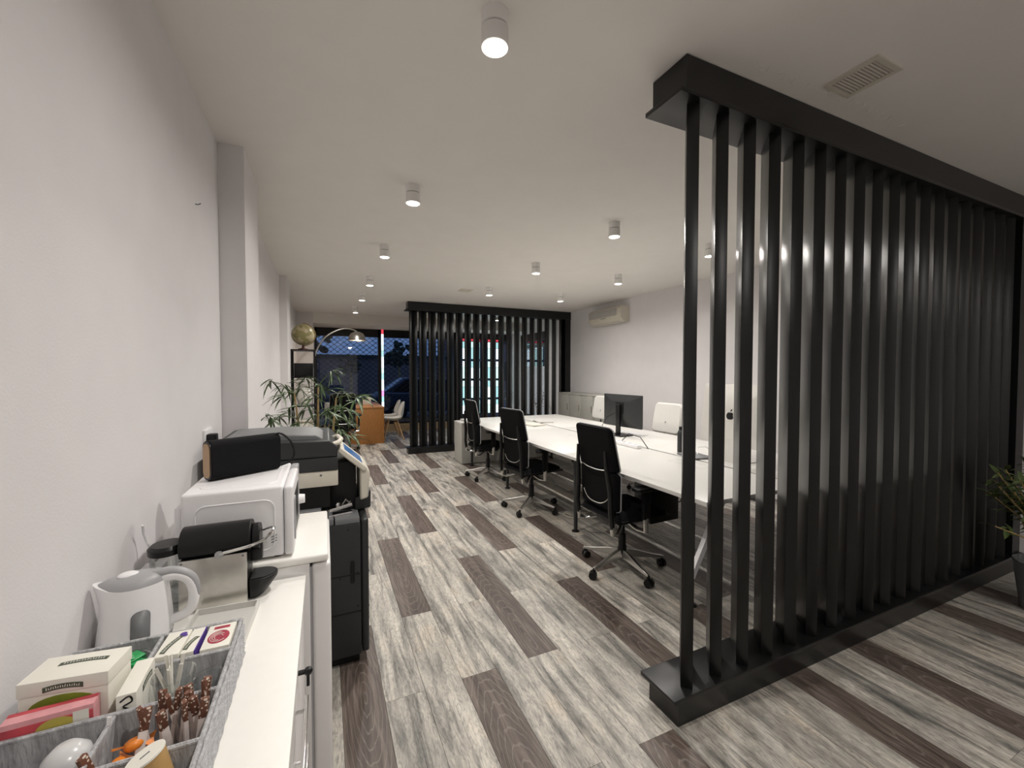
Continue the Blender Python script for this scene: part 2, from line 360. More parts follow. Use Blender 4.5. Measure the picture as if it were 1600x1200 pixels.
# ceiling vents
def vent(x0, y0, x1, y1, label):
    t = thing('ceiling_vent', label, 'vent', (x0, y0, CEIL)); W_, D_ = x1-x0, y1-y0
    f = MB(); e = 0.022
    for a, b in (((0, 0), (W_, e)), ((0, D_-e), (W_, D_)), ((0, e), (e, D_-e)), ((W_-e, e), (W_, D_-e))): f.box((a[0], a[1], -0.008), (b[0], b[1], 0))
    f.build('frame', M_cream, t); bx('backing', M_lgrey, (e, e, -0.002), (W_-e, D_-e, 0), t)
    me = MB().box((e, 0, -0.006), (W_-e, 0.006, -0.001), rot=(0.5, 0, 0)).mesh('louvre'); me.materials.append(M_cream)
    n = int((D_-2*e)/0.013)
    for i in range(n): inst('louvre', me, t, (0, e+0.006+i*0.013, 0))
    return t
vent(2.03, 0.95, 2.215, 1.155, 'square louvred ceiling vent above the foreground slatted screen')
vent(1.915, 6.12, 2.10, 6.31, 'small louvred ceiling vent in front of the far slatted screen')

rs_ = random.Random(4); cl_ = bpy.data.objects['ceiling']
for x0, x1, y0 in ((1.62, 1.98, 1.19), (2.10, 2.75, 1.17)):
    x = x0
    while x < x1:
        MB().tube([(x, y0+rs_.uniform(-.03, .02), CEIL), (x+0.012, y0+rs_.uniform(-.02, .02), CEIL), (x+0.02, y0+rs_.uniform(-.03, .02), CEIL)], [0.001, rs_.uniform(.0015, .004), 0.001], n=6).build('paint_scar', M_ceil, cl_); x += rs_.uniform(0.015, 0.05)

# ------------------------------------------------------------------ long bench desk
def bench_desk():
    t = thing('bench_desk', 'long white six-place bench desk in the middle of the room', 'desk', (0, 0, 0))
    X0, X1, Y0, Y1, XM = 1.95, 3.71, 1.67, 6.33, 2.83
    bl = (Y1-Y0)/3
    for i in range(3):
        ya, yb = Y0+i*bl, Y0+(i+1)*bl
        for xa, xb, s in ((X0, XM-0.018, -1), (XM+0.018, X1, 1)):
            top = bx('desktop', M_top, (xa, ya+0.001, 0.715), (xb, yb-0.001, 0.74), t, bev=0.0015)
            cxm = XM+s*0.17; cy = (ya+yb)/2
            fl = MB()
            for a, b in (((cxm-0.07, cy-0.16), (cxm-0.067, cy+0.16)), ((cxm+0.067, cy-0.16), (cxm+0.07, cy+0.16)), ((cxm-0.07, cy-0.16), (cxm+0.07, cy-0.157)), ((cxm-0.07, cy+0.157), (cxm+0.07, cy+0.16))): fl.box((a[0], a[1], 0.7396), (b[0], b[1], 0.7404))
            fl.build('cable_flap', M_lgrey, top)
            bx('cable_tray', M_lgrey, (XM+s*0.16-0.03, ya+0.2, 0.60), (XM+s*0.16+0.03, yb-0.2, 0.606), t)
    for x in (X0+0.1, X1-0.1): bx('rail', M_lgrey, (x-0.02, Y0+0.06, 0.692), (x+0.02, Y1-0.06, 0.714), t)
    for y in (3.223, 4.80, 6.2):
        bx('crossbar', M_lgrey, (X0+0.1, y-0.02, 0.675), (X1-0.1, y+0.02, 0.712), t)
        for x in (2.11, 3.55):
            lg = MB().cyl((x, y+0.03, 0.012), (x, y+0.03, 0.69), 0.018, 0.022).build('leg', M_dgrey, t)
            MB().lathe([(0.036, 0), (0.036, 0.006), (0.015, 0.016)], (x, y+0.03, 0)).build('foot', M_blk, lg)
    bx('crossbar', M_lgrey, (X0+0.1, 1.845, 0.675), (X1-0.1, 1.885, 0.712), t)
    for a, b in (((2.33, 0.69), (2.045, 0.20)), ((3.33, 0.69), (3.615, 0.20))):
        MB().prism([(a[0]-0.025, a[1]), (a[0]+0.025, a[1]), (b[0]+0.02, b[1]), (b[0]-0.02, b[1])], 1.85, 1.88, 'XZ').build('brace', M_white, t)
    for x in (2.10, 3.56):
        lg = MB().cyl((x, 1.91, 0.012), (x, 1.91, 0.69), 0.018, 0.022).build('leg', M_dgrey, t); MB().lathe([(0.036, 0), (0.036, 0.006), (0.015, 0.016)], (x, 1.91, 0)).build('foot', M_blk, lg)
bench_desk()
t = thing('low_cabinet', 'low white-topped grey cabinet at the far end of the long desk', 'cabinet', (1.98, 6.345, 0))
bx('body', M_taupe, (0, 0, 0.015), (1.70, 0.40, 0.645), t, bev=0.002); bx('top', M_top, (-0.004, -0.002, 0.645), (1.704, 0.404, 0.667), t, bev=0.002)
for i in range(3): d = bx('door', M_taupe, (0.01+i*0.565, 0.401, 0.03), (0.57+i*0.56, 0.414, 0.63), t, bev=0.001); bx('handle', M_steel, (0.45+i*0.565, 0.414, 0.50), (0.54+i*0.56, 0.43, 0.512), d)

# ------------------------------------------------------------------ office chairs
def office_chair(label, x, y, star, rz=0.0, arms=True):
    t = thing('office_chair', label, 'chair', (x, y, 0), rz, 'black office chairs with silver star bases')
    for k in range(5):
        a = R(star)-rz+k*2*PI/5; c, s = math.cos(a), math.sin(a)
        m = Matrix.Rotation(a, 4, 'Z'); g = MB()
        sec = [(0.02, 0.021, 0.085, 0.145), (0.10, 0.022, 0.085, 0.135), (0.22, 0.017, 0.078, 0.105), (0.315, 0.013, 0.072, 0.088)]
        rings = []
        for r_, hw, z0, z1 in sec: rings.append([g.bm.verts.new(m @ Vector(p)) for p in ((r_, -hw, z0), (r_, hw, z0), (r_, hw*0.6, z1), (r_, -hw*0.6, z1))])
        for A, B in zip(rings, rings[1:]):
            for q in range(4): g.bm.faces.new((A[q], A[(q+1) % 4], B[(q+1) % 4], B[q]))
        g.bm.faces.new(rings[0][::-1]); g.bm.faces.new(rings[-1])
        lg = g.build('base_leg', M_alu, t, bevel=0.003)
        w_ = MB(); a2 = a+0.9+k*1.3; px_, py_ = math.cos(a2+PI/2), math.sin(a2+PI/2); cx, cy = 0.305*c-0.012*math.cos(a2), 0.305*s-0.012*math.sin(a2)
        for sd in (-1, 1): w_.cyl((cx+px_*0.006*sd, cy+py_*0.006*sd, 0.029), (cx+px_*0.026*sd, cy+py_*0.026*sd, 0.029), 0.029, 0.027, n=18)
        w_.cyl((cx, cy, 0.03), (0.305*c, 0.305*s, 0.08), 0.012, n=10)
        w_.build('caster', M_blk, lg)
    MB().lathe([(0.032, 0.08), (0.034, 0.15), (0.028, 0.16), (0.028, 0.26), (0.019, 0.262), (0.019, 0.39)]).build('gas_column', M_blk, t)
    bx('mechanism', M_blk, (-0.17, -0.10, 0.375), (0.12, 0.10, 0.425), t, bev=0.015)
    MB().box((-0.22, -0.235, 0.425), (0.25, 0.235, 0.445), bev=0.009).build('seat_pan', M_blk, t)
    g = MB()
    def seat(u, v):
        xx = -0.235+u*0.49; yy = (v-0.5)*0.47; e = min(1, 6*min(u, 1-u, v, 1-v)+0.0)
        z = 0.445+0.05*math.sqrt(max(0, 1-(1-e)**2))-(0.025*max(0, (u-0.75)*4)**2)
        return (xx*(0.97+0.03*e), yy*(0.97+0.03*e), z)
    g.grid(seat, 16, 16); g.build('seat', M_fab, t)
    # backrest: lumbar and upper cushions with light piping
    def backx(z):
        if z < 0.66: return -0.215-0.03*((z-0.66)/0.2)**2*0.0-0.05*max(0, (0.62-z))
        return -0.215-0.12*(z-0.66)-0.11*(z-0.66)**2
    def cushion(z0, z1, name, hw0, hw1):
        prof = rrect(1, 1, 0.09, 5); q = MB(); n = len(prof)
        lay = []
        for th, k in ((0.0, 0.93), (0.012, 1.0), (0.040, 1.0), (0.056, 0.93), (0.06, 0.8)):
            ring = []
            for px_, pz_ in prof:
                zz = (z0+z1)/2+pz_*(z1-z0)*(k if k == 1 else 1-(1-k)*0.6); f_ = (zz-z0)/(z1-z0); hw = hw0+(hw1-hw0)*f_
                yy = px_*2*hw*k; bow = 0.03*(yy/0.22)**2
                ring.append(q.bm.verts.new((backx(zz)-0.03+th+bow, yy, zz)))
            lay.append(ring)
        for A, B in zip(lay, lay[1:]):
            for i in range(n): q.bm.faces.new((A[i], A[(i+1) % n], B[(i+1) % n], B[i]))
        q.bm.faces.new(lay[0][::-1]); q.bm.faces.new(lay[-1])
        cu = q.build(name, M_fab, t)
        pp = MB(); pts = []
        for px_, pz_ in prof:
            zz = (z0+z1)/2+pz_*(z1-z0)*1.0; f_ = (zz-z0)/(z1-z0); hw = hw0+(hw1-hw0)*f_; yy = px_*2*hw*1.005
            pts.append((backx(zz)+0.005+0.03*(yy/0.22)**2, yy, zz))
        pp.tube(pts+[pts[0]], 0.005, n=6, caps=False); pp.build('piping', M_lgrey, cu)
        return cu
    cushion(0.775, 1.09, 'upper_backrest', 0.222, 0.205); cushion(0.50, 0.775, 'lower_backrest', 0.212, 0.222)
    for zc, amp, hw in ((0.785, 0.006, 0.14), (0.565, 0.030, 0.15)):
        pts = [(backx(zc)-0.037+0.03*(v*hw/0.22)**2, v*hw, zc-amp+amp*abs(v)**3*2) for v in [i/10 for i in range(-10, 11)]]
        MB().tube(pts, 0.0036, n=6).build('trim_arc', M_alu, t)
    for s in (-1, 1):
        up = MB().tube([(backx(0.93)-0.032, s*0.165, 0.93), (backx(0.8)-0.045, s*0.175, 0.80), (-0.262, s*0.195, 0.65), (-0.265, s*0.205, 0.50), (-0.25, s*0.205, 0.40)], [0.010, 0.016, 0.019, 0.019, 0.017], n=8).build('back_upright', M_blk, t)
        MB().tube([(-0.25, s*0.205, 0.41), (-0.245, s*0.205, 0.36), (-0.20, s*0.19, 0.345), (-0.08, s*0.10, 0.385)], [0.018, 0.018, 0.015, 0.012], n=8).build('bracket', M_alu, up)
    if arms:
        for s in (-1, 1):
            ar = MB().box((-0.06, s*0.285-0.016, 0.46), (0.0, s*0.285+0.016, 0.665), bev=0.008).build('armrest_post', M_blk, t)
            MB().tube([(-0.03, s*0.285, 0.47), (-0.03, s*0.285, 0.375), (-0.03, s*0.20, 0.365), (-0.03, s*0.09, 0.385)], [0.019, 0.019, 0.016, 0.013], n=8).build('bracket', M_alu, ar)
            pd = MB().prism(rrect(0.27, 0.095, 0.035), 0.662, 0.688).build('armrest_pad', M_blk, t, (0.0, s*0.285, 0), bevel=0.006)
    return t
office_chair('black office chair nearest the foreground slatted screen', 2.035, 2.50, 121)
office_chair('black office chair, middle one of three along the desk', 2.03, 4.00, 149, R(8))
office_chair('black office chair farthest along the desk beside the low cabinet', 2.09, 5.47, 149)
office_chair('dark office chair beyond the bamboo plant, pulled up to the wooden desk', 0.30, 8.35, 20, PI/2)

def white_chair(label, x, y, rz):
    t = thing('upholstered_chair', label, 'chair', (x, y, 0), rz, 'white office chairs on the wall side of the desk')
    for k in range(5):
        a = 0.3+k*2*PI/5
        lg = MB().tube([(0.03*math.cos(a), 0.03*math.sin(a), 0.11), (0.29*math.cos(a), 0.29*math.sin(a), 0.075)], [0.02, 0.013], n=8).build('base_leg', M_chrome, t)
        MB().cyl((0.285*math.cos(a)-0.02*math.sin(a), 0.285*math.sin(a)+0.02*math.cos(a), 0.028), (0.285*math.cos(a)+0.02*math.sin(a), 0.285*math.sin(a)-0.02*math.cos(a), 0.028), 0.028).cyl((0.285*math.cos(a), 0.285*math.sin(a), 0.03), (0.285*math.cos(a), 0.285*math.sin(a), 0.08), 0.009).build('caster', M_blk, lg)
    MB().lathe([(0.03, 0.08), (0.03, 0.24), (0.018, 0.242), (0.018, 0.40)]).build('gas_column', M_chrome, t)
    bx('mechanism', M_blk, (-0.12, -0.1, 0.395), (0.12, 0.1, 0.43), t, bev=0.01)
    MB().box((-0.24, -0.235, 0.43), (0.24, 0.235, 0.51), bev=0.03, seg=4).build('seat', M_wfab, t)
    b = MB().prism([(p[0]*(1.06-0.22*p[1]), p[1]) for p in rrect(0.43, 0.38, 0.06, 6)], -0.03, 0.03, 'XZ').build('backrest', M_wfab, t, (-0.235, 0, 0.90), (0, 0, PI/2), bevel=0.02)
    b.rotation_euler = Euler((R(-9), 0, PI/2))
    MB().ball((0, -0.032, -0.05), 0.013, (1, 0.5, 1), 10).build('button', M_chrome, b)
    MB().ball((0, 0.032, -0.05), 0.013, (1, 0.5, 1), 10).build('button', M_chrome, b)
    MB().tube([(-0.20, -0.09, 0.42), (-0.27, -0.09, 0.46), (-0.265, -0.09, 0.73), (-0.25, -0.09, 0.80)], 0.011, n=8).tube([(-0.20, 0.09, 0.42), (-0.27, 0.09, 0.46), (-0.265, 0.09, 0.73), (-0.25, 0.09, 0.80)], 0.011, n=8).build('back_support', M_blk, t)
    for s in (-1, 1): MB().tube([(0.05, s*0.2, 0.42), (0.05, s*0.28, 0.45), (0.03, s*0.285, 0.66), (-0.12, s*0.285, 0.675), (0.14, s*0.285, 0.675)], 0.013, n=8).build('armrest', M_blk, t)
white_chair('white upholstered office chair half hidden behind the black monitor', 3.87, 5.55, PI)
white_chair('white upholstered office chair between the black monitor and the silver computer', 3.66, 3.93, PI)

# ------------------------------------------------------------------ things on the desk
t = thing('monitor', 'black monitor seen from behind on the long desk', 'monitor', (3.13, 3.90, 0.74), R(4)); MZ = -0.03
b = MB().prism(rrect(0.62, 0.375, 0.008, 3), -0.004, 0.012, 'YZ').build('screen_housing', M_dgrey, t, (0.035, 0, 0.315+MZ))
g = MB(); A = rrect(0.60, 0.36, 0.01, 2); B = rrect(0.30, 0.20, 0.01, 2)
va = [g.bm.verts.new((0.031, a, c+0.315+MZ)) for a, c in A]; vb = [g.bm.verts.new((-0.004, a, c+0.325+MZ)) for a, c in B]
for i in range(len(A)): g.bm.faces.new((va[i], va[(i+1) % len(A)], vb[(i+1) % len(A)], vb[i]))
g.bm.faces.new(vb); g.build('rear_cover', M_dgrey, t)
bx('display', M_blk, (0.0471, -0.30, 0.14+MZ), (0.048, 0.30, 0.49+MZ), t)
bx('mount', M_blk, (-0.012, -0.06, 0.26), (-0.003, 0.06, 0.38), t, bev=0.002)
bx('stand_column', M_blk, (-0.04, -0.03, 0.0), (-0.012, 0.03, 0.36), t, bev=0.006); MB().prism(rrect(0.20, 0.25, 0.02), 0, 0.012).build('stand_base', M_blk, t, (0.0, 0, 0), bevel=0.003)
t = thing('desktop_computer', 'silver all-in-one computer with a black apple mark on its back', 'computer', (3.02, 2.36, 0.74), R(-4))
b = MB().prism(rrect(0.65, 0.50, 0.018, 4), 0.0, 0.008, 'YZ').build('screen_housing', M_alu, t, (0.02, 0, 0.385), (0, R(6), 0)); b.data.materials[0] = mat('pale_aluminium', (0.72, 0.70, 0.66), 0.4, 0.35, var=0.01)
MPA = MATS['pale_aluminium']
g = MB(); A = rrect(0.648, 0.498, 0.018, 4); nA = len(A); lay = [[g.bm.verts.new((x_, a*k, c*k)) for a, c in A] for x_, k in ((0.0, 1), (-0.012, 0.8), (-0.026, 0.5), (-0.032, 0.25))]
for P, Q in zip(lay, lay[1:]):
    for i in range(nA): g.bm.faces.new((P[i], P[(i+1) % nA], Q[(i+1) % nA], Q[i]))
g.bm.faces.new(lay[-1]); rc = g.build('rear_cover', MPA, b)
bx('chin', MPA, (0.008, -0.325, -0.25), (0.009, 0.325, -0.17), b); bx('display', M_blk, (0.008, -0.32, -0.17), (0.0088, 0.32, 0.245), b)
ap = []
for i in range(40):
    a = 2*PI*i/40; r_ = 0.033*(1+0.05*math.cos(2*a))*(1-0.20*math.exp(-((a-PI/2)/0.32)**2))*(1-0.10*math.exp(-((a-3*PI/2)/0.3)**2))
    if a < 1.0 or a > 5.9:
        bite = math.exp(-(((a+PI) % (2*PI)-PI-0.12)/0.36)**2); r_ *= 1-0.30*bite
    ap.append((r_*math.cos(a), r_*math.sin(a)))
MB().prism([(-p[0], p[1]) for p in ap], -0.0350, -0.0310, 'YZ').prism([(-0.0, 0.034), (-0.012, 0.042), (-0.016, 0.056), (-0.004, 0.050)], -0.0345, -0.0245, 'YZ').build('apple_mark', M_blk, b, (-0.001, 0.0, -0.012))
MB().prism([(-0.10, 0), (0.10, 0), (0.10, 0.006), (-0.085, 0.008), (-0.06, 0.17), (-0.06, 0.26), (-0.068, 0.26), (-0.075, 0.16)], -0.10, 0.10, 'XZ').build('stand', MPA, t, (0.06, 0, 0))
t = thing('keyboard', 'flat white keyboard beside the black monitor stand', 'keyboard', (3.35, 3.95, 0.74), R(95))
MB().prism(rrect(0.42, 0.115, 0.012), 0, 0.008).build('case', M_white, t)
kme = MB().box((-0.0085, -0.008, 0.008), (0.0085, 0.008, 0.0105)).mesh('key'); kme.materials.append(M_white)
for i in range(20):
    for j in range(5): inst('key', kme, t, (-0.195+i*0.0205, -0.043+j*0.0213, 0))
t = thing('water_bottle', 'slim grey water bottle on the desk next to the first slat', 'bottle', (2.97, 2.83, 0.74))
MB().lathe([(0.0, 0), (0.033, 0), (0.035, 0.01), (0.035, 0.17), (0.028, 0.195), (0.02, 0.205)]).build('body', M_dgrey, t); MB().lathe([(0.022, 0.205), (0.022, 0.235), (0.0, 0.237)]).build('cap', M_blk, t)
t = thing('power_strip', 'white multi-socket power strip lying along the desk seam', 'power strip', (2.735, 3.30, 0.74))
bx('body', M_white, (-0.03, -0.18, 0), (0.03, 0.18, 0.035), t, bev=0.006)
for i in range(4): MB().cyl((0, -0.13+i*0.085, 0.035), (0, -0.13+i*0.085, 0.036), 0.019).build('socket', M_lgrey, t)
MB().tube([(2.74, 3.38, 0.78), (2.76, 3.30, 0.86), (2.80, 3.18, 0.84), (2.82, 3.10, 0.748), (2.83, 3.05, 0.65)], 0.0045, n=6).build('cable', M_blk); tag(bpy.data.objects['cable'], 'black cable looping up from the power strip', 'cable')
o = MB().tube([(3.09, 3.93, 1.0), (3.02, 4.0, 0.95), (2.95, 4.05, 0.78), (2.88, 4.04, 0.745), (2.84, 4.0, 0.743)], 0.004, n=6).build('monitor_cable', M_blk); tag(o, 'thin black cable hanging from the back of the black monitor', 'cable')
o = MB().tube([(2.98, 2.66, 0.746), (3.05, 2.72, 0.80), (3.09, 2.66, 0.81), (3.08, 2.55, 0.746), (2.95, 2.56, 0.745)], 0.004, n=6).build('charging_cable', M_white); tag(o, 'white charging cable curled beside the silver computer', 'cable')
for i, (x, y, rz, lab) in enumerate(((2.62, 5.13, 12, 'stack of papers with a pale cover in the middle of the desk'), (2.93, 5.40, -8, 'clear plastic sheet tray on the far half of the desk'))):
    t = thing('paper_stack', lab, 'papers', (x, y, 0.74), R(rz))
    for k in range(3): MB().box((-0.105, -0.15, 0.001+k*0.007), (0.105, 0.15, 0.0075+k*0.007)).build('sheet_bundle', M_cream if (k == 2 and i == 0) else M_top, t, rot=(0, 0, R(k*3-3)))
o = MB().prism(rrect(0.26, 0.18, 0.012), 0, 0.014).build('external_drive', M_grey, None, (2.93, 2.64, 0.74), (0, 0, R(80))); tag(o, 'small flat grey drive box beside the silver computer', 'device')

# ------------------------------------------------------------------ under the desk
t = thing('computer_tower', 'black computer tower hung under the desk beside the near chair', 'computer', (2.475, 2.62, 0.0), R(2))
bx('case', M_blk, (-0.14, -0.09, 0.27), (0.16, 0.09, 0.655), t, bev=0.006); bx('front_panel', M_dgrey, (-0.150, -0.088, 0.275), (-0.14, 0.088, 0.65), t, bev=0.004)
for x in (-0.10, 0.10): bx('bracket', M_dgrey, (x-0.012, -0.095, 0.655), (x+0.012, 0.095, 0.714), t)
MB().tube(smooth([(0.14, -0.06, 0.60), (0.20, -0.08, 0.55), (0.19, -0.09, 0.42), (0.16, -0.06, 0.40)]), 0.005, n=6).build('cord', M_blk, t); bx('sticker', M_top, (0.05, -0.0915, 0.62), (0.09, -0.0895, 0.635), t)
o = MB().tube([(2.30, 4.3, 0.62), (2.32, 4.2, 0.45), (2.40, 4.05, 0.3), (2.52, 3.9, 0.22), (2.6, 3.7, 0.2)], 0.006, n=6).build('hanging_cable', M_white); tag(o, 'white cable hanging in a curve under the desk', 'cable')
pts = [(2.24+0.05*math.cos(a)+0.015*a, 3.62+0.09*math.sin(a), 0.006) for a in [i*0.35 for i in range(19)]]
o = MB().tube(pts+[(2.5, 3.62, 0.006), (2.7, 3.6, 0.006)], 0.005, n=6).build('floor_cable', M_cream); tag(o, 'pale cable coiled on the floor beside the near office chair', 'cable')

# ------------------------------------------------------------------ right wall: cupboards and air conditioner
for i in range(4):
    y1 = 7.37-i*0.405; t = thing('wall_cupboard', 'grey low cupboard by the right wall, %s' % ['touching the far slatted screen', 'second from the far slatted screen', 'third from the far slatted screen', 'nearest the camera, behind a white chair'][i], 'cupboard', (4.35, y1-0.40, 0), group='grey cupboards along the right wall')
    bx('body', M_taupe, (0.016, 0, 0.03), (0.395, 0.40, 1.045), t, bev=0.001); bx('top', M_taupe, (-0.005, -0.001, 1.045), (0.398, 0.401, 1.067), t, bev=0.001)
    bx('plinth', M_dgrey, (0.04, 0.0, 0.0), (0.39, 0.4, 0.03), t)
    d = bx('door', M_taupe, (-0.002, 0.006, 0.04), (0.015, 0.394, 1.04), t, bev=0.002); bx('handle', M_steel, (-0.018, 0.03, 0.75), (-0.003, 0.04, 0.87), d, bev=0.002)
t = thing('air_conditioner', 'white wall-mounted air conditioner high on the right wall', 'air conditioner', (WR, 5.70, 2.335))
MB().prism([(0, 0.03), (0, 0.275), (-0.15, 0.275), (-0.195, 0.235), (-0.195, 0.09), (-0.12, 0.0), (-0.03, 0.0)], 0, 0.93, 'XZ').build('body', M_cream, t, bevel=0.006)
bx('intake_panel', M_lgrey, (-0.199, 0.10, 0.115), (-0.196, 0.91, 0.235), t)
for i in range(7): bx('grille_rib', M_cream, (-0.2015, 0.10, 0.122+i*0.016), (-0.199, 0.91, 0.127+i*0.016), t)
bx('louvre', M_cream, (-0.175, 0.08, 0.02), (-0.165, 0.85, 0.075), t, rot=(0, 0, 0)); bx('badge', M_grey, (-0.2, 0.40, 0.088), (-0.1945, 0.55, 0.098), t)

# ------------------------------------------------------------------ left side: sideboard, fridge, appliances
DZ = 0.795
t = thing('sideboard', 'white sideboard with bar handles in the left foreground', 'sideboard', (0, 0, 0))
bx('body', M_enamel, (-0.505, 0.22, 0.06), (-0.088, 1.52, 0.772), t); bx('plinth', M_grey, (-0.50, 0.24, 0), (-0.12, 1.50, 0.06), t)
bx('top', M_counter, (-0.515, 0.20, 0.772), (-0.063, 1.535, DZ), t, bev=0.0015)
for i, (ya, yb) in enumerate(((0.23, 0.655), (0.66, 1.085), (1.09, 1.515))):
    if i < 2:
        for j in range(6):
            z0 = 0.075+j*0.1150; d = bx('drawer', M_enamel, (-0.088, ya, z0), (-0.070, yb, z0+0.111), t, bev=0.002); zc = z0+0.055
            MB().tube([(-0.046, ya+0.02, zc), (-0.046, yb-0.005, zc)], 0.0045, n=10).tube([(-0.07, ya+0.06, zc), (-0.046, ya+0.06, zc)], 0.004).tube([(-0.07, yb-0.05, zc), (-0.046, yb-0.05, zc)], 0.004).build('handle', M_chrome, d)
    else:
        d = bx('door', M_enamel, (-0.088, ya, 0.075), (-0.070, yb, 0.76), t, bev=0.002)
        MB().tube([(-0.07, 1.18, 0.70), (-0.05, 1.18, 0.70)], 0.006).lathe([(0, -0.010), (0.008, -0.007), (0.011, 0), (0.008, 0.007), (0, 0.010)], (-0.046, 1.18, 0.70), n=12).prism([(1.168, 0.668), (1.188, 0.660), (1.186, 0.692), (1.174, 0.692)], -0.050, -0.043, 'YZ').build('knob', M_blk, d)
t = thing('small_fridge', 'small white fridge carrying the microwave', 'fridge', (0, 0, 0))
bx('body', M_enamel, (-0.50, 1.55, 0.02), (-0.052, 2.03, 0.825), t, bev=0.003)
MB().box((-0.51, 1.546, 0.826), (0.006, 2.034, 0.852), bev=0.008, seg=3).build('top', M_counter, t)
d = MB().box((-0.045, 1.55, 0.04), (0.013, 2.03, 0.818), bev=0.012, seg=3).build('door', M_enamel, t); bx('door_seal', M_lgrey, (-0.052, 1.556, 0.05), (-0.045, 2.024, 0.81), t)
for q in ((-0.45, 1.60), (-0.45, 1.98), (-0.1, 1.60), (-0.1, 1.98)): MB().cyl((q[0], q[1], 0), (q[0], q[1], 0.02), 0.018).build('foot', M_blk, t)
# microwave
t = thing('microwave', 'white microwave on the fridge with the black speaker on top', 'microwave', (0, 0, 0.852))
MB().box((-0.405, 1.565, 0.010), (-0.128, 1.955, 0.243), bev=0.010, seg=3).build('case', M_white, t)
MB().box((-0.425, 1.58, 0.012), (-0.40, 1.94, 0.20), bev=0.006).build('rear_housing', M_white, t)
d = MB().box((-0.1265, 1.562, 0.010), (-0.098, 1.86, 0.240), bev=0.010, seg=3).build('door', M_white, t)
bx('window', M_dgrey, (-0.0985, 1.61, 0.05), (-0.0972, 1.82, 0.20), d); MB().prism(rrect(0.03, 0.15, 0.014), -0.0985, -0.094, 'YZ').build('handle', M_lgrey, d, (0, 1.595, 0.125))
MB().box((-0.1265, 1.862, 0.010), (-0.100, 1.955, 0.240), bev=0.006).build('control_panel', M_lgrey, t)
for z in (0.10,): MB().cyl((-0.1, 1.908, z), (-0.078, 1.908, z), 0.02, 0.017).build('dial', M_white, t)
pp = [(-0.262+a, b+0.118) for a, b in rrect(0.215, 0.165, 0.03, 6)]
MB().tube([(a, 1.5655, b) for a, b in pp+[pp[0]]], 0.0028, n=6, caps=False).build('side_embossing', M_white, t)
pp = [(-0.262+a, 1.76+b) for a, b in rrect(0.215, 0.30, 0.03, 6)]
MB().tube([(a, b, 0.2426) for a, b in pp+[pp[0]]], 0.0025, n=6, caps=False).build('top_embossing', M_white, t)
for i in range(3): MB().box((-0.165, 1.5635, 0.06+i*0.009), (-0.148, 1.5655, 0.063+i*0.009), rot=(0, -0.4, 0)).build('vent_slot', M_grey, t)
for q in ((-0.38, 1.6), (-0.15, 1.6), (-0.38, 1.92), (-0.15, 1.92)): MB().cyl((q[0], q[1], 0), (q[0], q[1], 0.012), 0.012).build('foot', M_blk, t)
# speaker
t = thing('portable_speaker', 'black portable speaker with tan end and strap on the microwave', 'speaker', (-0.272, 1.80, 1.0955), R(33))
MB().prism(rrect(0.066, 0.138, 0.024, 6), -0.118, 0.118, 'YZ').build('body', M_grille, t, (0, 0, 0.0695), bevel=0.004)
MB().prism(rrect(0.050, 0.118, 0.02, 6), -0.1215, -0.119, 'YZ').build('end_cap', mat('tan_leather', (0.42, 0.27, 0.15), 0.5), t, (0, 0, 0.0695))
MB().prism(rrect(0.062, 0.132, 0.024, 6), -0.1195, -0.1165, 'YZ').build('end_ring', M_blk, t, (0, 0, 0.0695))
MB().tube(smooth([(0.105, -0.02, 0.137), (0.125, -0.022, 0.136), (0.155, -0.03, 0.105), (0.168, -0.034, 0.06), (0.155, -0.03, 0.025), (0.112, -0.02, 0.012)], 4), 0.0042, n=8).build('strap', M_blk, t)
# printer
t = thing('photocopier', 'large black and cream office photocopier beside the fridge', 'printer', (0, 2.2, 0))
bx('base', M_blk, (-0.46, 0.03, 0.0), (0.15, 0.58, 0.055), t, bev=0.004)
bx('lower_body', M_dgrey, (-0.48, 0.0, 0.05), (0.158, 0.585, 0.715), t, bev=0.006)
MB().box((0.161, 0.0, 0.055), (0.196, 0.585, 0.735), bev=0.014, seg=3).build('front_panel', M_dgrey, t)
for z in (0.27, 0.46): MB().box((-0.40, -0.0022, z), (0.157, 0.001, z+0.004)).build('panel_seam', M_blk, t)
MB().box((0.160, -0.001, 0.06), (0.1615, 0.002, 0.72)).build('panel_seam', M_blk, t)
MB().prism(rrect(0.022, 0.115, 0.01), -0.002, 0.001, 'XZ').build('grip_recess', M_blk, t, (0.118, 0, 0.475))
for q in ((0.06, 0.45), (0.142, 0.47), (0.142, 0.30), (0.10, 0.69)): MB().cyl((q[0], -0.002, q[1]), (q[0], 0.001, q[1]), 0.004, n=10).build('screw', M_blk, t)
for z in (0.28, 0.46, 0.58): MB().box((0.1955, 0.01, z), (0.198, 0.58, z+0.004)).build('drawer_seam', M_blk, t)
MB().box((-0.48, 0.02, 0.715), (0.035, 0.58, 0.745), bev=0.004).build('tray_deck', M_grey, t); MB().box((0.04, 0.01, 0.715), (0.155, 0.25, 0.742), bev=0.004).build('tray_deck', M_grey, t)
MB().box((-0.48, 0.03, 0.745), (-0.02, 0.58, 0.80), bev=0.01, seg=3).build('output_tray', M_grey, t)
bx('output_cavity', M_blk, (-0.48, 0.06, 0.80), (0.02, 0.57, 0.91), t); bx('tower', M_blk, (0.02, 0.16, 0.745), (0.15, 0.58, 1.00), t, bev=0.006)
MB().box((-0.48, 0.04, 0.908), (0.058, 0.585, 0.985), bev=0.006).build('scanner_base', M_cream, t)
MB().cyl((-0.02, 0.039, 0.965), (-0.02, 0.041, 0.965), 0.006, n=10).build('screw', M_grey, t)
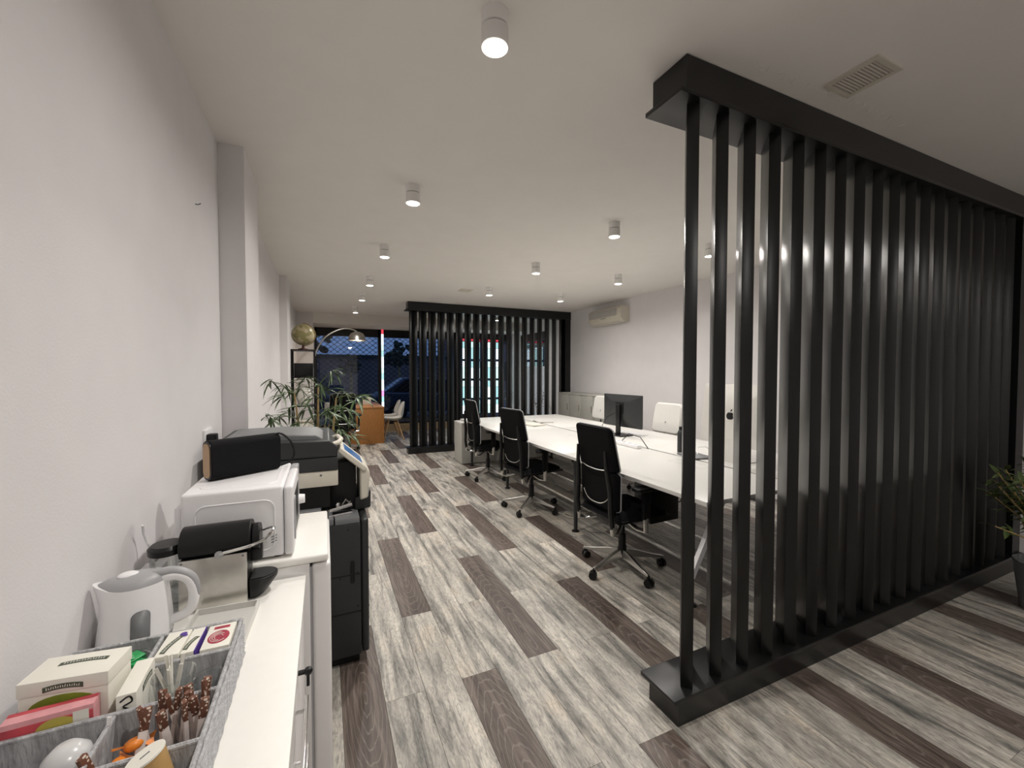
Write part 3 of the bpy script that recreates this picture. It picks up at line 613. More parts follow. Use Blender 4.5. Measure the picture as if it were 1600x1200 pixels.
MB().box((-0.48, 0.035, 0.986), (0.058, 0.585, 1.05), bev=0.006).build('scanner', M_dgrey, t)
MB().prism([(-0.48, 1.05), (0.055, 1.05), (0.058, 1.10), (0.02, 1.135), (-0.46, 1.145), (-0.48, 1.13)], 0.045, 0.58, 'XZ').build('document_lid', M_dgrey, t, bevel=0.006)
MB().prism([(-0.44, 1.135), (0.00, 1.128), (-0.04, 1.158), (-0.20, 1.168), (-0.42, 1.165)], 0.10, 0.45, 'XZ').build('feeder_tray', M_grey, t, bevel=0.006)
MB().tube([(0.02, 0.06, 1.105), (0.065, 0.08, 1.118), (0.078, 0.18, 1.118), (0.065, 0.30, 1.118), (0.02, 0.32, 1.105)], 0.012, n=8).build('lid_handle', M_cream, t)
cp = MB().prism([(-0.085, -0.014), (0.085, -0.014), (0.092, 0.0), (0.085, 0.014), (-0.085, 0.014)], 0, 0.30, 'XZ').build('control_panel', M_cream, t, (0.128, 0.09, 1.02), (0, R(42), 0), bevel=0.006)
bx('screen', mat('blue_touchscreen', (0.03, 0.07, 0.16), 0.15, emit=(0.10, 0.28, 0.60), estr=0.35), (-0.062, 0.03, 0.0141), (0.055, 0.23, 0.0155), cp)
MB().prism([(0.165, 0.80), (0.205, 0.81), (0.215, 0.95), (0.19, 0.985), (0.165, 0.96)], 0.10, 0.385, 'XZ').build('panel_support', M_cream, t, bevel=0.01)
MB().prism([(0.14, 0.735), (0.22, 0.745), (0.222, 0.84), (0.205, 0.84), (0.14, 0.80)], 0.14, 0.42, 'XZ').build('panel_bracket', M_dgrey, t, bevel=0.008)
o = thing('stapler', 'chrome desk stapler on the photocopier deck', 'stapler', (0.055, 2.285, 0.742), R(15))
bx('base', M_chrome, (-0.05, -0.022, 0), (0.07, 0.022, 0.014), o, bev=0.003); MB().box((-0.045, -0.016, 0.032), (0.07, 0.016, 0.05), rot=(0, -0.12, 0), bev=0.004).build('arm', M_chrome, o)
MB().tube([(0.02, -0.01, 0.05), (0.04, 0, 0.075), (0.065, 0.01, 0.055)], 0.006).ball((0.0, 0.0, 0.056), 0.013).build('spring', M_chrome, o); bx('hinge', M_grey, (-0.05, -0.014, 0.012), (-0.03, 0.014, 0.036), o)
# wall socket
t = thing('wall_socket', 'white wall socket with a black plug above the microwave', 'socket', (WL, 2.46, 1.15))
bx('plate', M_white, (0, -0.075, -0.045), (0.010, 0.075, 0.045), t, bev=0.003); MB().cyl((0.010, 0.035, 0), (0.0105, 0.035, 0), 0.02).build('outlet', M_lgrey, t); MB().box((0.010, -0.06, -0.025), (0.05, -0.012, 0.025), bev=0.006).build('plug', M_blk, t)
MB().tube([(0.05, -0.036, -0.005), (0.075, -0.036, -0.04), (0.03, -0.05, -0.12), (0.02, -0.06, -0.3)], 0.004, n=6).build('plug_cable', M_blk, t)
o = MB().tube([(WL, 2.34, 2.235), (WL+0.012, 2.335, 2.232), (WL+0.02, 2.34, 2.24)], 0.0025, n=6).build('wall_hook', M_grey); tag(o, 'tiny hook high on the left wall', 'hook')
t = thing('power_adapter', 'white plug adapter with cable in the corner behind the coffee machine', 'adapter', (-0.485, 1.60, 0.853))
MB().box((-0.025, -0.03, 0), (0.03, 0.03, 0.028), bev=0.005).build('body', M_white, t); MB().tube([(0, 0, 0.028), (0.0, 0.0, 0.06), (-0.012, 0.01, 0.09), (-0.02, 0.0, 0.13), (-0.015, -0.02, 0.16)], 0.0035, n=6).build('cord', M_white, t)

# coffee machine
t = thing('coffee_machine', 'black and steel capsule coffee machine on the sideboard', 'coffee machine', (-0.29, 1.472, DZ))
bx('body', M_blk, (-0.082, -0.046, 0.004), (0.078, 0.046, 0.150), t, bev=0.004)
for s in (-1, 1):
    sp = MB().box((-0.086, s*0.050-0.003, 0.002), (0.078, s*0.050+0.003, 0.150), bev=0.002).build('side_panel', M_steel, t)
    for q in ((-0.078, 0.142), (0.068, 0.142)): MB().cyl((q[0], s*0.0525, q[1]), (q[0], s*0.0545, q[1]), 0.003, n=10).build('screw', M_grey, sp)
prof = [(0.053*math.cos(a), 0.030+0.053*math.sin(a)*0.92) for a in [R(-35+250*i/18) for i in range(19)]]
MB().prism(prof, -0.086, 0.086, 'YZ').build('head', M_fab if False else M_blk, t, (0, 0, 0.150), bevel=0.003)
MB().prism([(0.040*math.cos(a), 0.026+0.040*math.sin(a)) for a in [R(20*i) for i in range(18)]], 0.086, 0.108, 'YZ').build('front_cap', M_blk, t, (0, 0, 0.150), bevel=0.004)
bx('spout', M_blk, (0.080, -0.014, 0.105), (0.112, 0.014, 0.158), t, bev=0.004)
lv = MB().tube(smooth([(0.012, -0.058, 0.158), (0.05, -0.058, 0.163), (0.09, -0.058, 0.170), (0.118, -0.050, 0.178), (0.138, -0.025, 0.19), (0.143, 0.0, 0.195), (0.138, 0.025, 0.19), (0.118, 0.050, 0.178), (0.09, 0.058, 0.170), (0.012, 0.058, 0.158)], 4), 0.0045, n=8)
lv.cyl((0.012, -0.062, 0.157), (0.012, -0.052, 0.157), 0.011).cyl((0.012, 0.052, 0.157), (0.012, 0.062, 0.157), 0.011).build('lever', M_chrome, t)
MB().lathe([(0.036, 0.004), (0.040, 0.15), (0.040, 0.168)], (-0.122, 0, 0), sy=1.1).build('water_tank', M_clear, t); MB().lathe([(0.0, 0.166), (0.043, 0.166), (0.044, 0.182), (0.036, 0.19), (0.0, 0.191)], (-0.122, 0, 0), sy=1.1).build('tank_lid', M_blk, t)
cup = [(0.080, -0.044)]+[(0.105+0.047*math.cos(a), 0.044*math.sin(a)) for a in [R(-90+15*i) for i in range(13)]]+[(0.080, 0.044)]
g = MB(); n = len(cup); lay = [[g.bm.verts.new((0.08+(a-0.08)*k, b*(0.7+0.3*k), z)) for a, b in cup] for z, k in ((0.002, 0.45), (0.02, 0.7), (0.048, 0.98), (0.06, 1.0))]
for P, Q in zip(lay, lay[1:]):
    for i in range(n): g.bm.faces.new((P[i], P[(i+1) % n], Q[(i+1) % n], Q[i]))
g.bm.faces.new(lay[0][::-1]); g.bm.faces.new(lay[-1]); g.build('drip_tray', M_blk, t, bevel=0.002)
MB().prism([(0.085+(a-0.08)*0.85, b*0.85) for a, b in cup], 0.0602, 0.0618).build('tray_grid', M_dgrey, t)
# kettle
t = thing('kettle', 'white electric kettle with grey lid beside the coffee machine', 'kettle', (-0.437, 1.325, DZ))
MB().lathe([(0.0, 0), (0.070, 0), (0.072, 0.010), (0.069, 0.016), (0, 0.016)]).build('power_base', M_lgrey, t)
def kprof(f): return 0.073*(1-0.16*f-0.12*f*f)
g = MB(); nn = 36; lay = []
for i in range(13):
    f_ = i/12; z = 0.018+0.132*f_; r_ = kprof(f_); ring = []
    for k in range(nn):
        a = 2*PI*k/nn; c_, s_ = math.cos(a), math.sin(a)
        sp = max(0, -c_)**6*0.026*max(0, (f_-0.55)/0.45)**1.3
        hp = max(0, c_)**3*0.012*f_
        ring.append(g.bm.verts.new((r_*c_*1.02+(-sp if c_ < 0 else hp), r_*s_*0.93, z+sp*0.5)))
    lay.append(ring)
for P, Q in zip(lay, lay[1:]):
    for k in range(nn): g.bm.faces.new((P[k], P[(k+1) % nn], Q[(k+1) % nn], Q[k]))
g.bm.faces.new(lay[0][::-1]); topring = [v.co.copy() for v in lay[-1]]; g.bm.faces.new(lay[-1]); kb = g.build('body', M_white, t)
MB().tube(*smooth([(0.045, 0, 0.150), (0.080, 0, 0.156), (0.110, 0, 0.138), (0.120, 0, 0.098), (0.108, 0, 0.055), (0.062, 0, 0.036)], 5, [0.015, 0.014, 0.013, 0.012, 0.012, 0.012]), n=14).build('handle', M_white, t)
g = MB(); lay = [[g.bm.verts.new((v.x*k+dx, v.y*k, 0.1505+dz)) for v in topring] for k, dz, dx in ((0.98, 0, 0), (0.90, 0.010, 0.002), (0.68, 0.019, 0.006), (0.35, 0.024, 0.008))]
for P, Q in zip(lay, lay[1:]):
    for k in range(nn): g.bm.faces.new((P[k], P[(k+1) % nn], Q[(k+1) % nn], Q[k]))
g.bm.faces.new(lay[-1]); lid = g.build('lid', M_lgrey, t)
MB().ball((-0.012, 0, 0.172), 0.022, (1, 0.8, 0.35), 14).build('lid_button', M_white, lid)
MB().tube(*smooth([(0.030, 0, 0.160), (0.078, 0, 0.1645), (0.114, 0, 0.144), (0.1255, 0, 0.105), (0.118, 0, 0.070)], 5, [0.014, 0.0125, 0.011, 0.009, 0.005]), n=12).build('handle_cover', M_lgrey, t)
wp = MB(); poly = rrect(0.036, 0.075, 0.014, 5)
g = MB(); ring = []
for a, b in poly:
    f_ = (0.062+b-0.018)/0.132; r_ = kprof(f_); ang = (a+0.028)/r_; ring.append(g.bm.verts.new((r_*1.03*math.sin(ang), -r_*0.955*math.cos(ang), 0.062+b)))
g.bm.faces.new(ring); g.build('water_gauge', M_grey, kb, solid=0.003)
# white tray behind organiser
t = thing('shallow_tray', 'shallow white tray between the organiser and the coffee machine', 'tray', (-0.258, 1.285, DZ), R(-3))
bx('tray_floor', M_top, (-0.075, -0.105, 0), (0.075, 0.105, 0.004), t)
for a, b in (((-0.075, -0.105), (0.075, -0.100)), ((-0.075, 0.100), (0.075, 0.105)), ((-0.075, -0.1), (-0.070, 0.1)), ((0.070, -0.1), (0.075, 0.1))): bx('rim', M_top, (a[0], a[1], 0.004), (b[0], b[1], 0.020), t)

# ------------------------------------------------------------------ drinks organiser
M_weave = mat('grey_woven_plastic', (0.40, 0.40, 0.41), 0.55, var=0.25, scale=90, bump=0.5, bscale=180, stretch=(1, 1, 0.25))
OX0, OX1, OY0, OY1, OZ1 = -0.487, -0.186, 0.555, 1.156, 0.882
t = thing('drinks_organiser', 'grey woven compartment tray full of tea and sugar', 'organiser', (0, 0, 0))
bx('tray_bottom', M_weave, (OX0, OY0, DZ), (OX1, OY1, DZ+0.005), t)
def owall(a, b, nm):
    q = bx(nm, M_weave, a, b, t); 
    d = (b[0]-a[0]) > (b[1]-a[1]); r_ = 0.0042
    if d: MB().tube([(a[0], (a[1]+b[1])/2, b[2]), (b[0], (a[1]+b[1])/2, b[2])], r_, n=8).build('rim', M_weave, q)
    else: MB().tube([((a[0]+b[0])/2, a[1], b[2]), ((a[0]+b[0])/2, b[1], b[2])], r_, n=8).build('rim', M_weave, q)
for y in (OY0, 0.680, 0.800, 0.920, 1.042, OY1): owall((OX0, y-0.003, DZ+0.005), (OX1, y+0.003, OZ1), 'side_wall' if y in (OY0, OY1) else 'divider')
for x in (OX0, OX1): owall((x-0.003, OY0, DZ+0.005), (x+0.003, OY1, OZ1), 'side_wall')
for ya, yb in ((1.045, 1.153), (0.803, 0.917), (0.683, 0.797)): owall((-0.338, ya, DZ+0.005), (-0.332, yb, OZ1-0.002), 'divider')
# woven strands on the outer right wall
for j in range(7): MB().tube([(OX1+0.004+0.0015*((i+j) % 2), OY0+0.01+i*0.02, DZ+0.012+j*0.011) for i in range(30)], 0.0042, n=5).build('strand', M_weave, t)
FZ = DZ+0.006
M_paper = mat('white_carton', (0.80, 0.78, 0.70), 0.5, var=0.02); M_green = mat('green_print', (0.07, 0.09, 0.06), 0.5, var=0.2); M_lime = mat('lime_print', (0.22, 0.27, 0.03), 0.5, var=0.2)
M_red = mat('red_print', (0.55, 0.07, 0.09), 0.45, var=0.35, scale=22); M_pink = mat('pink_print', (0.70, 0.33, 0.35), 0.45, var=0.25, scale=18); M_purple = mat('purple_print', (0.10, 0.05, 0.30), 0.5, var=0.1); M_crim = mat('crimson_print', (0.36, 0.04, 0.07), 0.5, var=0.3, scale=120)
def banner(w_, h_, bend=0.35):
    n = 10; top = []; bot = []
    for i in range(n+1):
        u = i/n-0.5; yb = bend*h_*(1-4*u*u)
        top.append((u*w_, yb+h_/2)); bot.append((u*w_, yb-h_/2))
    return bot+top[::-1]
def banner_part(parent, loc, rot, w_, h_, m=None):
    b_ = MB().prism(banner(w_, h_), 0, 0.0006).build('printed_banner', m or M_green, parent, loc, rot)
    g_ = MB()
    for i in range(15): u = (i/14-0.5)*0.80; yb = 0.35*h_*(1-4*u*u); q = (0.30, 0.18, 0.24, 0.14)[i*7 % 4]; g_.box((u*w_-w_*0.009, yb-h_*0.20, 0.0006), (u*w_+w_*0.009, yb+h_*q, 0.0009), rot=(0, 0, 0.25*math.sin(i*2.1)))
    g_.build('lettering', M_paper, b_)
# big tea box: white lid, banner on lid and front
t = thing('tea_box', 'large white lidded tea carton with dark banner print, standing highest', 'box', (-0.412, 0.994, FZ), R(-8), 'cartons in the organiser')
bx('carton', M_paper, (-0.062, -0.032, 0), (0.062, 0.036, 0.118), t, bev=0.001); bx('lid', M_paper, (-0.0635, -0.0335, 0.118), (0.0635, 0.0375, 0.142), t, bev=0.001)
banner_part(t, (0.005, 0.010, 0.1421), (0, 0, 0), 0.072, 0.009); banner_part(t, (0.0, -0.0336, 0.126), (R(90), 0, 0), 0.056, 0.009)
MB().prism([(0.050*math.cos(R(a)), 0.022*math.sin(R(a))) for a in range(0, 181, 15)], -0.0328, -0.0320, 'XZ').build('leaf_print', M_lime, t, (0.0, 0, 0.092))
t = thing('tea_box', 'red and pink fruit tea carton in front of the large white one', 'box', (-0.421, 0.9395, FZ), R(2), 'cartons in the organiser')
MB().box((-0.058, -0.014, 0), (0.056, 0.013, 0.106), bev=0.0015).build('carton', M_pink, t)
bx('red_panel', M_red, (-0.057, -0.0146, 0.002), (0.055, -0.014, 0.097), t); MB().prism([(0.026*math.cos(R(a)), 0.018*math.sin(R(a))) for a in range(0, 181, 15)], -0.0152, -0.0146, 'XZ').build('fruit_print', mat('yellow_print', (0.5, 0.42, 0.08), 0.5), t, (0.01, 0, 0.080))
bx('red_top_panel', M_red, (-0.057, 0.004, 0.1058), (0.055, 0.0125, 0.1064), t); bx('label_patch', M_paper, (0.030, -0.0154, 0.082), (0.050, -0.0146, 0.100), t)
t = thing('tea_box', 'slim white carton with black squiggle print beside the large one', 'box', (-0.324, 0.975, FZ), R(2), 'cartons in the organiser')
bx('carton', M_paper, (-0.014, -0.046, 0), (0.014, 0.055, 0.106), t, bev=0.001); MB().tube(smooth([(-0.008, -0.0465, 0.095), (0.004, -0.0465, 0.102), (0.008, -0.0465, 0.092), (-0.004, -0.0465, 0.086), (0.003, -0.0465, 0.08)]), 0.0014, n=6).build('squiggle_print', M_blk, t); banner_part(t, (0.0143, 0.01, 0.090), (R(90), 0, R(90)), 0.05, 0.010)
t = thing('tea_box', 'white carton with green banner and purple flower in the back row', 'box', (-0.291, 1.098, FZ), R(-2), 'cartons in the organiser')
bx('carton', M_paper, (-0.030, -0.045, 0), (0.012, 0.045, 0.090), t, bev=0.001); banner_part(t, (-0.010, -0.006, 0.0901), (0, 0, R(72)), 0.06, 0.010)
MB().ball((0.0, 0.03, 0.0905), 0.007, (1, 1, 0.1), 10).ball((0.005, 0.022, 0.0905), 0.005, (1, 1, 0.1), 8).build('flower_print', M_purple, t)
t = thing('tea_box', 'white carton with a purple edge, between the flower carton and the crimson one', 'box', (-0.264, 1.098, FZ), R(-2), 'cartons in the organiser')
bx('carton', M_paper, (-0.0125, -0.045, 0), (0.0105, 0.045, 0.088), t, bev=0.001); bx('purple_edge', M_purple, (0.0105, -0.045, 0.0), (0.0125, 0.045, 0.0885), t); banner_part(t, (-0.002, -0.012, 0.0881), (0, 0, R(75)), 0.045, 0.009)
t = thing('tea_box', 'white carton with a round crimson print at the back right corner', 'box', (-0.219, 1.098, FZ), R(0), 'cartons in the organiser')
bx('carton', M_paper, (-0.026, -0.046, 0), (0.026, 0.046, 0.086), t, bev=0.001)
MB().prism([(0.020*math.cos(a), 0.025*math.sin(a)) for a in [2*PI*i/24 for i in range(24)]], 0.086, 0.0866).build('round_print', M_crim, t, (0, -0.006, 0)); bx('title_print', M_crim, (-0.015, 0.027, 0.086), (0.015, 0.037, 0.0866), t)
for i in range(3): MB().tube([((0.008+0.004*i)*math.cos(a), -0.006+(0.009+0.005*i)*math.sin(a), 0.0868) for a in [R(20*q+40*i) for q in range(13)]], 0.0006, n=4).build('swirl_print', M_paper, t)
# green pods jar
t = thing('plastic_tub', 'clear tub of green sachets in the back row', 'tub', (-0.378, 1.098, FZ))
MB().lathe([(0.0, 0.0), (0.030, 0), (0.037, 0.07), (0.0385, 0.07), (0.0385, 0.073)], cap=False).build('tub', M_clear, t)
for i in range(9): a = i*1.05; MB().box((-0.019, -0.012, -0.003), (0.019, 0.012, 0.003), bev=0.002).build('sachet', mat('green_foil', (0.015, 0.30, 0.08), 0.3, var=0.2), t, (0.012*math.cos(a), 0.012*math.sin(a), 0.030+0.006*i), (0.3*math.sin(a), 0.3*math.cos(a), a))
# cup with white sticks
t = thing('stirrer_cup', 'clear plastic cup holding white stirrers', 'cup', (-0.270, 0.985, FZ))
MB().lathe([(0.0, 0), (0.022, 0), (0.033, 0.088), (0.035, 0.090), (0.0345, 0.092)], cap=False).build('cup', M_clear, t)
for i in range(9):
    a = i*0.7+0.4; MB().box((-0.003, -0.0006, 0), (0.003, 0.0006, 0.118)).build('stirrer', M_paper, t, (0.007*math.cos(a), 0.007*math.sin(a), 0.003), (R(9)*math.sin(a*1.7)-0.06, R(-14)-0.05*math.cos(a), a))
t = thing('stacked_cup', 'empty clear plastic cup beside the stirrers', 'cup', (-0.212, 0.975, FZ), group=None)
MB().lathe([(0.0, 0), (0.017, 0), (0.025, 0.072), (0.027, 0.074), (0.026, 0.076)], cap=False).build('cup', M_clear, t)
# sugar sticks
M_sugar = mat('white_paper_tube', (0.72, 0.64, 0.60), 0.6, var=0.15, scale=60)
def dot_mat():
    m = mat('brown_dotted_paper', (0.16, 0.07, 0.04), 0.6, var=0.0); N = m.node_tree.nodes; L = m.node_tree.links; b = N['Principled BSDF']
    vo = N.new('ShaderNodeTexVoronoi'); vo.inputs['Scale'].default_value = 190; tc = N.new('ShaderNodeTexCoord'); L.new(tc.outputs['Object'], vo.inputs['Vector'])
    c = N.new('ShaderNodeValToRGB'); c.color_ramp.elements[0].position = 0.30; c.color_ramp.elements[0].color = (0.72, 0.62, 0.52, 1); c.color_ramp.elements[1].position = 0.36; c.color_ramp.elements[1].color = (0.15, 0.06, 0.035, 1)
    L.new(vo.outputs['Distance'], c.inputs[0]); L.new(c.outputs[0], b.inputs['Base Color']); return m
M_dot = dot_mat()
sb = MB().box((-0.0062, -0.0035, 0), (0.0062, 0.0035, 0.066), bev=0.0016, seg=2).mesh('wrapper'); sb.materials.append(M_sugar)
st = MB().box((-0.0064, -0.0037, 0.064), (0.0064, 0.0037, 0.098), bev=0.0016, seg=2).mesh('dotted_end'); st.materials.append(M_dot)
spots = [(-0.212, 0.905, -8, 10), (-0.226, 0.900, -4, 2), (-0.200, 0.896, -6, 16), (-0.240, 0.902, -10, -4), (-0.214, 0.886, -2, 8), (-0.200, 0.878, -4, 14), (-0.232, 0.884, -2, -8), (-0.250, 0.892, -4, -14), (-0.222, 0.868, 2, 3), (-0.262, 0.898, -6, -10), (-0.206, 0.862, 3, 12), (-0.246, 0.872, 4, -18)]
for i, (x, y, rx, ry) in enumerate(spots):
    t = thing('sugar_stick', 'slim sugar stick with brown dotted end standing in the organiser', 'sugar stick', (x, y, FZ+0.012), 0, 'sugar sticks in the organiser')
    t.rotation_euler = (R(rx), R(ry*0.6), R(i*37))
    inst('wrapper', sb, t); inst('dotted_end', st, t)
M_or = mat('orange_wrapper', (0.80, 0.24, 0.03), 0.35, var=0.3, scale=40)
for i, (x, y, z, a, lab) in enumerate(((-0.292, 0.866, 0.058, 0.3, 'orange wrapped sweet nearest the sugar sticks'), (-0.306, 0.842, 0.048, 1.4, 'orange wrapped sweet in the middle of three'), (-0.292, 0.826, 0.045, -0.5, 'orange wrapped sweet touching the white-lidded cup'))):
    t = thing('wrapped_sweet', lab, 'sweet', (x, y, FZ+z-0.0), a, 'orange sweets in the organiser')
    MB().ball((0, 0, 0), 0.012, (1.2, 0.9, 0.8), 12).build('sweet', M_or, t)
    for s in (-1, 1): MB().prism([(s*0.010, -0.003), (s*0.028, -0.013), (s*0.025, 0.0), (s*0.028, 0.013), (s*0.010, 0.003)], -0.0008, 0.0008).build('twist', M_or, t, rot=(0.5*s, 0.2, 0))
for i, (x, y, rx, ry, dz) in enumerate(((-0.288, 0.852, -14, 12, 0.0), (-0.315, 0.832, -10, -12, -0.012), (-0.272, 0.876, -8, 4, 0.002))):
    t = thing('sugar_stick', 'slim sugar stick with brown dotted end standing in the organiser', 'sugar stick', (x, y, FZ+0.012+dz), 0, 'sugar sticks in the organiser'); t.rotation_euler = (R(rx), R(ry), R(50*i+20)); inst('wrapper', sb, t); inst('dotted_end', st, t)
# small golden cream cups
M_gold = mat('golden_cup', (0.50, 0.31, 0.12), 0.4, var=0.15)
for i, (x, y, z, rx, ry, lab) in enumerate(((-0.236, 0.772, 0.095, 4, -20, 'golden paper cup lying lid-up at the front right'), (-0.287, 0.750, 0.085, 4, -12, 'golden paper cup with a white lid at the bottom edge of the picture'))):
    t = thing('paper_cup', lab, 'cup', (x, y, FZ+z-0.03), 0, 'golden cups in the organiser'); t.rotation_euler = (R(-rx), R(ry), 0)
    MB().lathe([(0.0, -0.02), (0.019, -0.02), (0.0235, 0.035), (0, 0.035)]).build('cup', M_gold, t); MB().lathe([(0.0, 0.0352), (0.0245, 0.0352), (0.0245, 0.038), (0, 0.0385)]).build('lid', M_paper, t)
    MB().box((-0.006, -0.0015, 0.0384), (0.006, 0.0015, 0.0389), rot=(0, 0, 0.6)).build('print_mark', M_grey, t)
t = thing('plastic_cup', 'upturned translucent plastic cup in the left front compartment', 'cup', (-0.352, 0.80, FZ+0.03)); t.rotation_euler = (R(20), R(-12), 0)
t.location = (-0.372, 0.862, FZ)
t.rotation_euler = (0, 0, 0)
MB().lathe([(0.040, 0.0), (0.038, 0.003), (0.034, 0.05), (0.028, 0.075), (0.015, 0.088), (0.0, 0.090)], cap=False).build('cup', mat('translucent_plastic', (0.62, 0.62, 0.62), 0.25), t)
for i in range(4): MB().lathe([(0.0375-i*0.001, 0.015+i*0.008), (0.0385-i*0.001, 0.017+i*0.008), (0.0375-i*0.001, 0.019+i*0.008)], cap=False).build('rib', MATS['translucent_plastic'], t)
t = thing('plastic_spoon', 'pale plastic spoon handle sticking up by the left divider', 'spoon', (-0.345, 0.905, FZ))
MB().box((-0.003, -0.001, 0), (0.003, 0.001, 0.10), bev=0.0008).build('handle', M_white, t, rot=(R(8), R(8), 0)); MB().ball((0, 0, 0.006), 0.012, (0.9, 0.3, 0.5), 10).build('bowl', M_white, t)

# ------------------------------------------------------------------ plants
def leaf_mesh(name, ln, wd, droop, m, n=5):
    g_ = MB(); prev = None
    for i in range(n+1):
        u = i/n; w_ = wd*math.sin(PI*min(1, u*0.93+0.07))**0.8*(1-u*0.35) if i < n else 0.0004
        x = ln*u; z = -droop*ln*u*u
        cur = [g_.bm.verts.new((x, -w_, z+w_*0.35)), g_.bm.verts.new((x, 0, z)), g_.bm.verts.new((x, w_, z+w_*0.35))]
        if prev: g_.bm.faces.new((prev[0], prev[1], cur[1], cur[0])); g_.bm.faces.new((prev[1], prev[2], cur[2], cur[1]))
        prev = cur
    me = g_.mesh(name); me.materials.append(m); return me
LM = [leaf_mesh('leaf', 0.17, 0.0105, 0.35, M_leaf), leaf_mesh('leaf', 0.15, 0.012, 0.6, M_leaf), leaf_mesh('leaf', 0.13, 0.010, 0.2, M_leaf)]
t = thing('bamboo_plant', 'leafy bamboo palm standing behind the photocopier', 'plant', (-0.06, 3.72, 0))
MB().lathe([(0.0, 0), (0.12, 0), (0.155, 0.30), (0.162, 0.30), (0.162, 0.33), (0.145, 0.33), (0.14, 0.29), (0, 0.29)]).build('pot', M_dgrey, t)
canes = [((0.0, 0.0), (0.015, -0.02), 1.36), ((-0.05, 0.03), (-0.16, 0.05), 1.30), ((0.05, 0.03), (0.15, 0.06), 1.26), ((0.02, -0.05), (0.06, -0.06), 1.05)]
for (a, b, hh) in canes:
    MB().tube([(a[0]+(b[0]-a[0])*u, a[1]+(b[1]-a[1])*u, 0.28+(hh-0.28)*u) for u in (0, 0.25, 0.5, 0.75, 1)], [0.013, 0.012, 0.011, 0.009, 0.006], n=8).build('cane', M_cane, t)
CL = [(-0.367, 3.7, 1.40), (-0.33, 3.82, 1.105), (-0.39, 3.6, 1.145), (-0.179, 3.9, 1.347), (-0.03, 3.55, 1.361), (0.06, 3.7, 1.47), (0.14, 3.82, 1.307), (0.231, 3.6, 1.262), (0.192, 3.9, 1.131), (0.013, 3.55, 1.181), (-0.126, 3.7, 1.194), (-0.261, 3.82, 1.169), (-0.169, 3.6, 1.075), (0.002, 3.9, 1.007), (0.112, 3.55, 1.005), (0.205, 3.7, 0.934), (-0.289, 3.82, 1.369), (-0.077, 3.6, 1.29), (0.064, 3.9, 1.098), (-0.271, 3.55, 1.306), (0.28, 3.7, 1.268), (-0.127, 3.82, 1.42), (-0.225, 3.6, 1.049), (0.10, 3.62, 1.20), (-0.05, 3.85, 1.12), (0.18, 3.75, 1.06)]
rnd = random.Random(11); ctr = Vector((-0.06, 3.72, 0))
for cx, cy, cz in CL:
    p = Vector((cx, cy, cz))-ctr; root = min((Vector((a[0]+(b[0]-a[0])*u, a[1]+(b[1]-a[1])*u, 0.28+(hh-0.28)*u)) for a, b, hh in canes for u in (0.6, 0.7, 0.8, 0.9, 1.0)), key=lambda q: (q-p).length+max(0, q.z-p.z)*0.5)
    MB().tube([root, (root*0.4+p*0.6)+Vector((0, 0, 0.02)), p], [0.004, 0.003, 0.002], n=5).build('twig', M_leaf2, t)
    out = math.atan2(p.y-root.y, p.x-root.x)
    for k in range(10):
        o = inst('leaf', LM[k % 3], t, tuple(p+Vector((rnd.uniform(-.02, .02), rnd.uniform(-.02, .02), rnd.uniform(-.03, .02)))), (rnd.uniform(-0.5, 0.5), rnd.uniform(-0.35, 0.75), out+rnd.uniform(-2.0, 2.0)), (rnd.uniform(0.65, 1.1),)*3)
        hx = o.location.x+ctr.x+0.17*o.scale.x*math.cos(o.rotation_euler.z)
        if hx < WL+0.02: o.rotation_euler.z = rnd.uniform(-1.3, 1.3)
LM2 = [leaf_mesh('leaf', 0.085, 0.014, 0.2, M_leaf2, 4), leaf_mesh('leaf', 0.07, 0.013, 0.3, M_leaf2, 4)]
def bush(name, label, loc, potr, poth, stems, seed, cat='plant', potm=M_grey):
    t = thing(name, label, cat, loc); rn = random.Random(seed)
    MB().lathe([(0.0, 0), (potr*0.75, 0), (potr, poth), (potr*1.04, poth), (potr*0.9, poth), (potr*0.88, poth*0.9), (0, poth*0.9)]).build('pot', potm, t)
    for (x, y, z, nl) in stems:
        a = Vector((x*0.15, y*0.15, poth*0.88)); e = Vector((x, y, z)); mid = a*0.45+e*0.55+Vector((-x*0.15, -y*0.15, 0.05))
        MB().tube([a, mid, e], [0.006, 0.005, 0.003], n=6).build('stem', M_cane, t)
        nl = int(nl*1.5)
        for k in range(nl):
            u = 0.45+0.55*k/max(1, nl-1); p = a.lerp(mid, u*2) if u < 0.5 else mid.lerp(e, (u-0.5)*2)
            inst('leaf', LM2[k % 2], t, tuple(p), (rn.uniform(-.6, .6), rn.uniform(-.9, .3), k*2.4+rn.uniform(-.4, .4)), (rn.uniform(0.8, 1.25),)*3)
    return t
bush('leafy_shrub', 'leafy green potted shrub at the right edge in front of the black screen', (4.03, 0.95, 0), 0.15, 0.30, [(-0.30, 0.14, 0.86, 13), (-0.36, 0.06, 0.78, 13), (-0.22, 0.18, 0.80, 12), (-0.15, 0.02, 0.95, 12), (-0.38, 0.12, 0.55, 5), (-0.42, 0.10, 0.80, 14), (-0.34, 0.16, 0.74, 14), (-0.26, 0.12, 0.88, 14), (-0.20, 0.10, 0.72, 12), (-0.40, 0.02, 0.85, 13), (0.1, -0.05, 1.0, 12), (0.02, 0.12, 0.9, 12), (0.2, 0.05, 0.8, 12), (-0.27, 0.02, 0.70, 11)], 3)
bush('slender_plant', 'slender green plant behind the far slats near the shop window', (4.45, 10.15, 0), 0.13, 0.32, [(0.0, 0.0, 1.12, 12), (-0.10, 0.05, 1.0, 10), (0.1, -0.06, 0.95, 10), (-0.05, -0.12, 0.85, 8)], 5)
